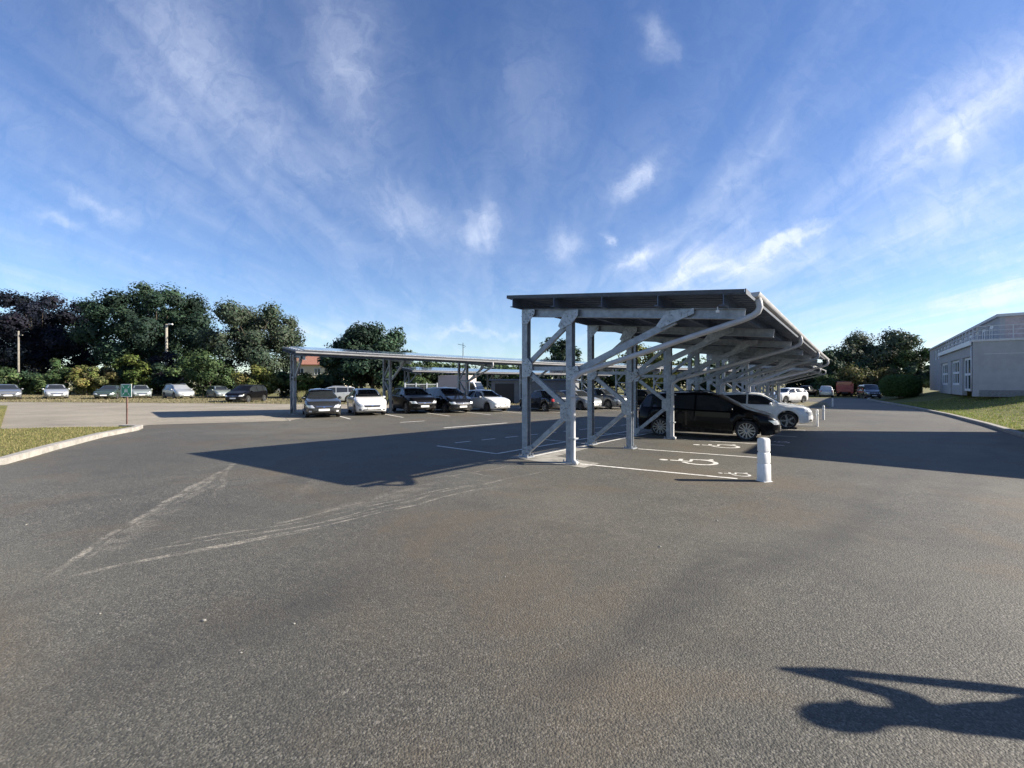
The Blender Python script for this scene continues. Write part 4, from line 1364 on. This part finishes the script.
def shed():
    p = far(530, 44)
    root = thing('shed', 'low grey shed with dark opening behind the white rounded hatchback', 'shed', p, R(-104))
    M_S = mat('shed_grey', (.15, .155, .165), .8, var=.1, scale=2)
    M_SUNTONE = mat('shed_sun_tone', (.46, .40, .28), .85, var=.1, scale=2)  # wall colour with sunlight put into it
    MB().box(0, .15, -4, 4.5, 0, 2.3).box(-4, -.003, -4, -3.85, 0, 2.3).box(-4, -.003, 4.35, 4.5, 0, 2.3).box(-4, -3.85, -3.84, 4.34, 0, 2.3).build('wall', M_S, root)
    MB().box(-4.2, .35, -4.2, 4.7, 2.303, 2.45).build('roof', M_DECK, root)
    MB().box(.153, .17, -3.6, -1.6, 0, 2.0).build('door', M_BLACK, root)  # black slab standing for the shade inside the opening
    MB().prism([(-1.2, .05), (.6, .05), (.6, 1.2)], 0, .153, .165).build('painted_sun_patch', M_SUNTONE, root)  # sunlit triangle of the wall, put in as a tan piece
shed()

def fence_panels():
    p0 = far(405, 44); p1 = far(437, 46)
    root = thing('fence', 'grey metal framed fence panels behind the black crossover', 'fence', p0, math.atan2(p1.y - p0.y, p1.x - p0.x))
    L = (p1 - p0).length
    for i in range(4):
        x = L * i / 3
        MB().box(x - .07, x + .07, -.07, .07, 0, 2.0).build('post', M_STEEL, root)
    for i in range(3):
        f = MB(); a, b = L * i / 3 + .07, L * (i + 1) / 3 - .07
        f.bar((a, 0, 1.85), (b, 0, 1.85), .05, .06).bar((a, 0, .2), (b, 0, .2), .05, .06)
        k = a + .12
        while k < b:
            f.bar((k, 0, .2), (k, 0, 1.85), .012, .012); k += .12
        f.build('panel', M_STEEL2, root)
fence_panels()

def box_van():
    p = far(464, 47)
    root = thing('box_van', 'white box van with a pinkish side behind the dark people carrier', 'van', p, R(-20))
    MB().box(-2.6, 1.0, -1.0, 1.0, .6, 2.85).build('cargo_box', mat('pinkish_white', (.40, .34, .33), .6, var=.06), root, bevel=.04)
    MB().prism([(1.01, .5), (2.7, .5), (2.75, 1.15), (2.0, 1.3), (1.55, 2.15), (1.01, 2.2)], 1, -.95, .95).build('cab', PAINTS['paint_white'], root, bevel=.06)
    MB().prism([(2.02, 1.33), (1.60, 2.10), (1.62, 2.11), (2.05, 1.34)], 1, -.8, .8).build('windscreen', M_GLASS, root)
    for sg in (1, -1):
        MB().prism([(1.15, 1.25), (1.9, 1.25), (1.5, 2.0), (1.15, 2.05)], 1, sg * .955 - .006, sg * .955 + .006).build('side_window', M_GLASS, root)
    ty = MB().lathe([(.0, -.12), (.34, -.12), (.36, -.08), (.36, .08), (.34, .12), (0, .12)], (0, 0, 0), 1, 20)
    w0 = None
    for x in (-1.6, 1.9):
        for sg in (1, -1):
            if w0 is None:
                w0 = ty.build('wheel', M_RUBBER, root, smooth=True, sharp=40); w0.location = (x, sg * .84, .36)
                MB().lathe([(0, -.125), (.2, -.125), (.2, .125), (0, .125)], (0, 0, 0), 1, 14).build('rim', M_RIM, w0)
            else: inst(w0, root, (x, sg * .84, .36))
box_van()

# ------------------------------------------------------------------ sign and poles
def green_sign():
    p = at(127, 425.5)
    root = thing('sign', 'small square green and white sign on a rusty stake at the lawn corner', 'sign', p, R(-8))
    MB().bar((0, 0, -.1), (0, 0, 1.62), .04, .04).build('stake', mat('rusty_steel', (.10, .055, .045), .8, var=.3, scale=12), root)
    b = MB().box(-.24, .24, -.032, -.022, 1.12, 1.62).build('board', mat('sign_white', (.72, .74, .72), .5), root)
    g = mat('sign_green', (.03, .26, .14), .5)
    m2 = MB().box(-.21, .21, -.038, -.0335, 1.15, 1.59).build('green_field', g, b)
    w = MB()
    # assembly point pictogram: figures in the middle, an arrow in each corner
    for (x, z) in ((-.05, 1.36), (.0, 1.39), (.05, 1.36)):
        w.ball((x, -.041, z + .045), (.018, .003, .018), 8, 4)
        w.box(x - .018, x + .018, -.0425, -.0395, z - .07, z + .022)
    for sx in (-1, 1):
        for sz in (-1, 1):
            c = (sx * .155, 1.37 + sz * .165)
            t = (c[0] - sx * .07, c[1] - sz * .07)
            w.prism([t, (t[0] + sx * .06, t[1] + sz * .015), (t[0] + sx * .04, t[1] + sz * .03), (c[0] + sx * .03, c[1] + sz * .035), (c[0] + sx * .02, c[1] + sz * .045), (t[0] + sx * .02, t[1] + sz * .045), (t[0] + sx * .01, t[1] + sz * .06)], 1, -.0425, -.0395)
    w.build('pictogram', M_PLATE, b)
green_sign()

def poles():
    p = far(18.5, 58)
    root = thing('utility_pole', 'pale wooden utility pole among the shrubs at the far left', 'pole', p)
    MB().tube([(0, 0, -.2), (0, 0, 8.4)], [.13, .09], 10).build('shaft', M_WOODPOLE, root, smooth=True)
    MB().box(-.55, .55, -.05, .05, 7.8, 7.92).build('crossarm', M_WOODPOLE, root)
    p = far(166.5, 63)
    root = thing('lamp_post', 'concrete lamp post with white lantern in front of the big dark tree', 'street lamp', p)
    MB().tube([(0, 0, -.2), (0, 0, 10.2)], [.22, .15], 10).build('shaft', mat('lamp_concrete', (.25, .235, .20), .8), root, smooth=True)
    MB().bar((0, 0, 10.0), (.6, -.1, 10.15), .06, .06).build('arm', M_STEEL, root)
    MB().box(.35, .95, -.22, .02, 10.08, 10.26).build('lantern', M_WHITE, root, bevel=.03)
    p = far(463, 75)
    root = thing('aerial_mast', 'thin dark mast with two short arms above the long carport', 'mast', p)
    MB().tube([(0, 0, -.2), (0, 0, 9.0)], [.10, .05], 8).build('shaft', M_BLACK, root, smooth=True)
    MB().bar((-.9, 0, 8.8), (.3, 0, 8.55), .06, .06).bar((0, 0, 8.2), (.5, 0, 8.4), .05, .05).build('arms', M_BLACK, root)
poles()

# ------------------------------------------------------------------ trees and shrubs
DG = [(.024, .046, .031), (.033, .060, .038), (.041, .071, .044), (.020, .037, .027)]
MG = [(.050, .082, .034), (.066, .100, .042), (.040, .066, .030)]
GG = [(.050, .070, .048), (.066, .086, .058), (.038, .056, .040)]
LG = [(.075, .105, .028), (.10, .125, .035), (.058, .085, .024)]
YG = [(.12, .13, .04), (.15, .14, .05), (.08, .095, .03)]
CB = [(.009, .012, .022), (.013, .015, .025), (.017, .017, .027), (.010, .015, .021)]
GT = 'tall trees behind the field cars'
def tr(u, vtop, D, wpx, label, cols, seed, c0=.18, **kw):
    p = far(u, D)
    h = CAMH + (384 - vtop) / F * D - p.z
    w = wpx / F * D
    return tree(kw.pop('name', 'broadleaf_tree'), label, kw.pop('cat', 'tree'), p.x, p.y, h, w, h * c0, cols, seed, **kw)
tr(42, 295, 70, 88, 'copper beech with dark purple leaves at the far left', CB, 7, .10, n=30000, nl=70, lobe=.27, leaf=.2, group=GT, trunk_r=.4)
tr(157, 289, 70, 114, 'largest dark green tree, behind the lamp post', DG, 12, .10, n=36000, nl=90, lobe=.22, leaf=.2, group=GT, trunk_r=.5)
tr(254, 306, 64, 88, 'grey green open crowned tree right of the largest dark tree', GG, 13, .22, n=20000, nl=42, lobe=.25, leaf=.19, group=GT, trunk_r=.35)
tr(367, 328, 58, 84, 'dense round dark tree with two trunks rising behind the long carport', DG, 16, .20, n=24000, nl=60, lobe=.26, leaf=.22, group=GT, trunks=2)
tr(408, 352, 60, 52, 'smaller lighter green tree leaning beside the dense round tree', MG, 17, .25, n=4500, nl=26, leaf=.2)
tr(446, 362, 64, 50, 'low bushy tree behind the fence panels', MG, 18, .12, n=4000, nl=24, leaf=.2)
tr(560, 338, 84, 44, 'round dark tree seen between the first two posts', DG, 19, .15, n=4500, nl=28, leaf=.28)
tr(648, 344, 74, 60, 'sunlit yellow green tree seen under the nearest carport roof', YG, 20, .15, n=4000, nl=24, leaf=.26)
for i, (u, vt, D, w) in enumerate([(480, 364, 92, 70), (520, 360, 95, 70), (600, 358, 98, 70), (690, 358, 96, 80), (740, 356, 94, 70), (770, 360, 92, 60), (720, 366, 86, 60)]):
    tr(u, vt, D, w, ['dark hedgerow tree far behind, left of the shed', 'dark hedgerow tree far behind, above the shed', 'dim hedgerow tree behind the braced frames left of centre post', 'dim hedgerow tree behind the black people carrier', 'far tree behind the middle of the nearest carport', 'far tree above the distant white crossover', 'bushy far tree filling in under the roof slope'][i], MG if i % 2 else DG, 40 + i, .08, n=2600, nl=18, leaf=.32, lobe=.34, group='hedgerow trees beyond the carports')
GR = 'trees at the far end of the lane'
tr(873, 332, 92, 82, 'broad open oak at the far end of the lane, tallest on the right', GG, 21, .20, n=20000, nl=44, lobe=.25, leaf=.24, group=GR, trunk_r=.4)
tr(914, 343, 84, 40, 'smaller rounded tree between the broad oak and the building', MG, 22, .15, n=4500, nl=26, leaf=.26, group=GR)
tr(826, 351, 84, 30, 'narrow dark conifer at the end of the carport roof', DG, 23, .04, n=3600, nl=26, leaf=.26, shape='cone', name='conifer', lobe=.5, group=GR)
tr(845, 360, 88, 46, 'dark mid height tree beside the conifer', DG, 24, .08, n=4500, nl=24, leaf=.26, group=GR)
tr(806, 362, 88, 44, 'dark bushy tree behind the far white crossover', DG, 28, .06, n=3500, nl=22, leaf=.26, group=GR)
tr(921, 364, 80, 32, 'low dark tree touching the left end of the building', DG, 25, .05, n=3200, nl=20, leaf=.26, group=GR)
tr(862, 366, 74, 56, 'brownish domed bush behind the red lorry', [(.12, .10, .045), (.10, .095, .04), (.085, .09, .035)], 26, .02, n=5000, nl=26, leaf=.2, name='shrub', cat='shrub', trunk_r=.1)
tr(832, 372, 76, 40, 'leafy green bush behind the small pale pickup', MG, 27, .02, n=3000, nl=20, leaf=.2, name='shrub', cat='shrub', trunk_r=.1)
GS = 'shrubs along the field edge'
SH = [(14, 367, 58, 52, MG, 'wide green shrub at the far left behind the grey saloon'), (63, 359, 57, 30, MG, 'round topped green shrub behind the silver hatchback'),
      (85, 366, 56, 26, YG, 'yellowish ragged shrub left of the dark green saloon'), (104, 366, 57, 28, [(.12, .11, .05), (.09, .10, .04)], 'brownish flowering shrub behind the dark green saloon'),
      (137, 355, 58, 30, LG, 'light green tipped shrub behind the green sign'), (160, 364, 60, 36, DG, 'dark shrub below the lamp post'), (170, 352, 61, 32, CB, 'purple leaved shrub at the foot of the lamp post'),
      (206, 352, 57, 54, MG, 'large leafy green shrub right of the purple one'), (258, 367, 55, 46, YG, 'olive shrub behind the black field people carrier'), (284, 372, 58, 34, MG, 'small green shrub left of the carport end post'),
      (306, 373, 56, 28, LG, 'bright green shrub under the red roofed house'), (120, 370, 60, 40, MG, 'mid green shrub left of the light tipped one'), (36, 372, 60, 36, DG, 'dark shrub between the wide and round topped shrubs'), (236, 372, 60, 36, DG, 'dark shrub between the large leafy and olive shrubs'),
      (420, 378, 56, 36, MG, 'green shrub behind the fence panels'), (330, 374, 62, 30, MG, 'green shrub under the dense round tree')]
for i, (u, vt, D, w, c, lb) in enumerate(SH):
    tr(u, vt, D, w, lb, c, 60 + i, .02, n=2600 + w * 30, nl=20, lobe=.34, leaf=.17, name='shrub', cat='shrub', trunk_r=.08, trunks=2, group=GS)

def clipped_hedge():
    D = 52; p = far(900, D); rng = np.random.default_rng(5)
    zt = .55
    root = thing('hedge', 'clipped rounded hedge in shadow at the corner of the lawn', 'hedge', (p.x, p.y, p.z + zt), -TH)
    n = 15000
    d = rng.normal(size=(n, 3)); d /= np.linalg.norm(d, axis=1, keepdims=True)
    e = (np.abs(d) ** 2.8).sum(axis=1) ** (-1 / 2.8)
    r = rng.uniform(.72, 1.0, n) ** .4
    pos = d * (e * r)[:, None] * np.array([1.9, 2.6, 1.35]) + np.array([0, 0, 1.2])
    pos += rng.normal(size=(n, 3)) * .04
    k = pos[:, 2] > 0
    cols = np.array([(.052, .088, .026)]) * rng.uniform(.6, 1.5, (n, 1))
    leaf_object('foliage', pos[k], (d + rng.normal(size=(n, 3)) * .5)[k], (rng.uniform(.06, .13, n))[k], cols[k], M_LEAF, root, rng=rng)
    mb = MB()
    for y in (-1.8, -.6, .6, 1.8):
        mb.tube([(0, y, -.2), (.1, y, 1.2), (-.1, y + .2, 2.1)], [.09, .06, .02], 6)
    mb.build('stems', M_BARK, root, smooth=True)
clipped_hedge()

# ------------------------------------------------------------------ grass
def inside(p, poly):
    c = False; j = len(poly) - 1
    for i in range(len(poly)):
        xi, yi = poly[i]; xj, yj = poly[j]
        if (yi > p[1]) != (yj > p[1]) and p[0] < (xj - xi) * (p[1] - yi) / (yj - yi) + xi: c = not c
        j = i
    return c

def blades(name, sample, n, h0, h1, cols, seed, zf, wd=.018):
    rng = np.random.default_rng(seed); P = []
    while len(P) < n:
        p = sample(rng)
        if p is not None: P.append(p)
    P = np.array(P)
    z = np.array([zf(a, b) for a, b in P])
    h = rng.uniform(h0, h1, n); a = rng.uniform(0, 2 * math.pi, n); lean = rng.uniform(.1, .7, n) * h; la = rng.uniform(0, 2 * math.pi, n)
    v = np.empty((n, 3, 3))
    w = wd * rng.uniform(.6, 1.4, n)
    v[:, 0] = np.c_[P[:, 0] - w * np.cos(a), P[:, 1] - w * np.sin(a), z - .01]
    v[:, 1] = np.c_[P[:, 0] + w * np.cos(a), P[:, 1] + w * np.sin(a), z - .01]
    v[:, 2] = np.c_[P[:, 0] + lean * np.cos(la), P[:, 1] + lean * np.sin(la), z + h]
    me = bpy.data.meshes.new(name)
    me.vertices.add(3 * n); me.loops.add(3 * n); me.polygons.add(n)
    me.vertices.foreach_set('co', v.reshape(-1)); me.loops.foreach_set('vertex_index', np.arange(3 * n, dtype=np.int32))
    me.polygons.foreach_set('loop_start', np.arange(0, 3 * n, 3, dtype=np.int32)); me.polygons.foreach_set('loop_total', np.full(n, 3, dtype=np.int32))
    me.update(calc_edges=True)
    cl = np.array(cols)[rng.integers(len(cols), size=n)] * rng.uniform(.7, 1.35, (n, 1))
    c4 = np.ones((n, 4)); c4[:, :3] = np.clip(cl, 0, 1)
    me.attributes.new('leaf', 'FLOAT_COLOR', 'FACE').data.foreach_set('color', c4.reshape(-1))
    me.materials.append(M_BLADE)
    ob = bpy.data.objects.new(name, me); COL.objects.link(ob)
    return tag(ob, kind='stuff')

GC = [(.12, .15, .035), (.18, .19, .055), (.27, .23, .10), (.32, .26, .12)]
def s1(rng):
    p = (rng.uniform(-30, -10), rng.uniform(6, 29))
    return p if inside(p, LAWN_L) and rng.random() < min(1, 14 / (math.hypot(*p))) ** 1 else None
tag(blades('lawn_grass', s1, 70000, .02, .055, [(.13, .14, .045), (.17, .165, .06), (.21, .185, .085), (.23, .195, .10)], 1, lambda x, y: gz(x, y) + .07, .010), 'short patchy yellow green grass on the left lawn', 'grass')
DC = [(.21, .18, .11), (.18, .16, .09), (.13, .13, .06), (.25, .215, .14)]
def s2(rng):
    p = (rng.uniform(-62, 4), rng.uniform(36, 58))
    lim = 35.6 + max(0, (p[0] + 42) * .11)
    return p if p[1] > lim + .3 else None
tag(blades('dry_grass', s2, 40000, .04, .14, DC, 2, lambda x, y: gz(x, y) + .01, .03), 'dry straw coloured grass under the field cars', 'grass')
def s3(rng):
    u = rng.uniform(300, 420); D = rng.uniform(43, 54); return ((u - 512) / F * D, D)
tag(blades('tall_grass', s3, 9000, .5, 1.15, DC[:3] + [(.16, .18, .06)], 3, lambda x, y: gz(x, y), .03), 'tall pale seeding grass behind the long carport', 'grass')
def s5(rng):
    d = 24 * rng.random() ** 1.3 + .3; i = rng.random()
    y = 14 + 30 * i; 
    kx = np.interp(y, [k[1] for k in KR[:6]], [k[0] for k in KR[:6]])
    return (kx + .80 * d, y - .60 * d)
def zr(x, y):
    h = LAWN_R.ray_cast(Vector((x, y, 20)), Vector((0, 0, -1)))
    return h[0].z if h[0] else gz(x, y) - 1
tag(blades('bank_grass', s5, 40000, .04, .12, [(.16, .23, .05), (.20, .26, .065), (.25, .27, .09), (.30, .29, .11)], 4, zr, .018), 'mown grass on the banked lawn before the grey building', 'grass')

# ------------------------------------------------------------------ stone chips on the asphalt
for i, (u, v, s_) in enumerate([(204, 621, .022), (294, 624, .014), (505, 577, .012), (241, 653, .012), (756, 497, .02), (660, 547, .022), (717, 521, .02), (100, 614, .014), (26, 525, .02), (120, 500, .02), (640, 500, .02), (430, 560, .01)]):
    p = at(u, v); rnd = random.Random(i)
    s_ *= .75; m2 = MB().ball((0, 0, s_ * .3), (s_, s_ * .7, s_ * .5), 7, 5)
    m2.v = [(x * rnd.uniform(.75, 1.2), y * rnd.uniform(.75, 1.2), z) for x, y, z in m2.v]
    o = m2.build('stone_chip', M_SLAB)
    o.location = p; tag(o, 'tiny pale stone chip lying loose on the asphalt', 'stone', 'pale stone chips scattered on the asphalt')

# ------------------------------------------------------------------ person beyond the right edge
def person():
    x, y = 5.08, 2.18; z0 = gz(x, y)
    root = thing('person', 'person standing beyond the right edge with a raised arm, shadow on the asphalt', 'person', (x, y, z0), 0)
    V = {}; order = []; E = []
    def add(nm, co, r, par=None):
        V[nm] = len(order); order.append((co, r))
        if par: E.append((V[par], V[nm]))
    # the figure faces +y and holds a phone up before the face with both hands
    add('pelvis', (0, 0, .96), .165)
    add('waist', (0, 0, 1.10), .15, 'pelvis'); add('chest', (0, 0, 1.30), .165, 'waist'); add('shoulder', (0, 0, 1.42), .13, 'chest')
    add('neck', (0, .01, 1.52), .06, 'shoulder'); add('head0', (0, .02, 1.60), .082, 'neck'); add('head1', (0, .02, 1.68), .092, 'head0'); add('head2', (0, .015, 1.74), .07, 'head1')
    for nm, sg in (('r', 1), ('l', -1)):
        add('hip' + nm, (sg * .10, 0, .90), .11, 'pelvis'); add('knee' + nm, (sg * .11, .02, .50), .066, 'hip' + nm)
        add('ank' + nm, (sg * .12, 0, .10), .045, 'knee' + nm); add('toe' + nm, (sg * .14, .17, .045), .04, 'ank' + nm)
    add('shr', (.19, 0, 1.41), .075, 'shoulder'); add('elr', (.36, .20, 1.25), .056, 'shr'); add('wrr', (.13, .34, 1.58), .036, 'elr'); add('par', (.10, .355, 1.64), .038, 'wrr')
    add('shl', (-.19, 0, 1.41), .075, 'shoulder'); add('ell', (-.25, .17, 1.36), .056, 'shl'); add('wrl', (-.12, .32, 1.58), .036, 'ell'); add('pal', (-.10, .355, 1.64), .038, 'wrl')
    for hand, sg in (('r', 1), ('l', -1)):
        px, py, pz = order[V['pa' + hand]][0]
        for k in range(4):
            oz = (k - 1.5) * .021
            ln = (.052, .066, .07, .058)[k]
            add('f%d%s1' % (k, hand), (px, py + .035, pz + .035 + oz), .010, 'pa' + hand)
            add('f%d%s2' % (k, hand), (px - sg * ln * .55, py + .045, pz + .045 + oz), .009, 'f%d%s1' % (k, hand))
            add('f%d%s3' % (k, hand), (px - sg * ln, py + .034, pz + .048 + oz), .008, 'f%d%s2' % (k, hand))
        add('t%s1' % hand, (px - sg * .02, py - .02, pz + .03), .011, 'pa' + hand)
        add('t%s2' % hand, (px - sg * .045, py - .005, pz + .055), .009, 't%s1' % hand)
    me = bpy.data.meshes.new('body')
    me.from_pydata([c for c, r in order], E, [])
    ob = bpy.data.objects.new('body', me); COL.objects.link(ob); ob.parent = root
    sk = ob.modifiers.new('skin', 'SKIN')
    for i, (c, r) in enumerate(order):
        me.skin_vertices[0].data[i].radius = (r, r)
    me.skin_vertices[0].data[0].use_root = True
    sk.use_smooth_shade = True
    ss = ob.modifiers.new('sub', 'SUBSURF'); ss.levels = 1; ss.render_levels = 1
    me.materials.append(mat('clothes_navy', (.05, .06, .09), .85, var=.15, scale=8))
    MB().ball((0, .005, 1.715), (.100, .112, .10), 14, 8).build('hair', mat('hair_brown', (.05, .032, .02), .7, var=.3, scale=30), root, smooth=True)
    f = MB().ball((0, .112, 1.655), (.016, .022, .028), 8, 5)
    f.build('nose', mat('skin', (.50, .33, .25), .6, var=.08), root, smooth=True)
    ph = thing('phone', 'dark phone held up by the person beyond the right edge', 'phone', (x, y + .372, z0 + 1.685))
    MB().box(-.078, .078, -.005, .005, -.038, .038).build('case', M_BLACK, ph, bevel=.003)
    MB().box(-.072, .072, -.0072, -.0055, -.034, .034).build('screen', M_GLASS, ph)
person()
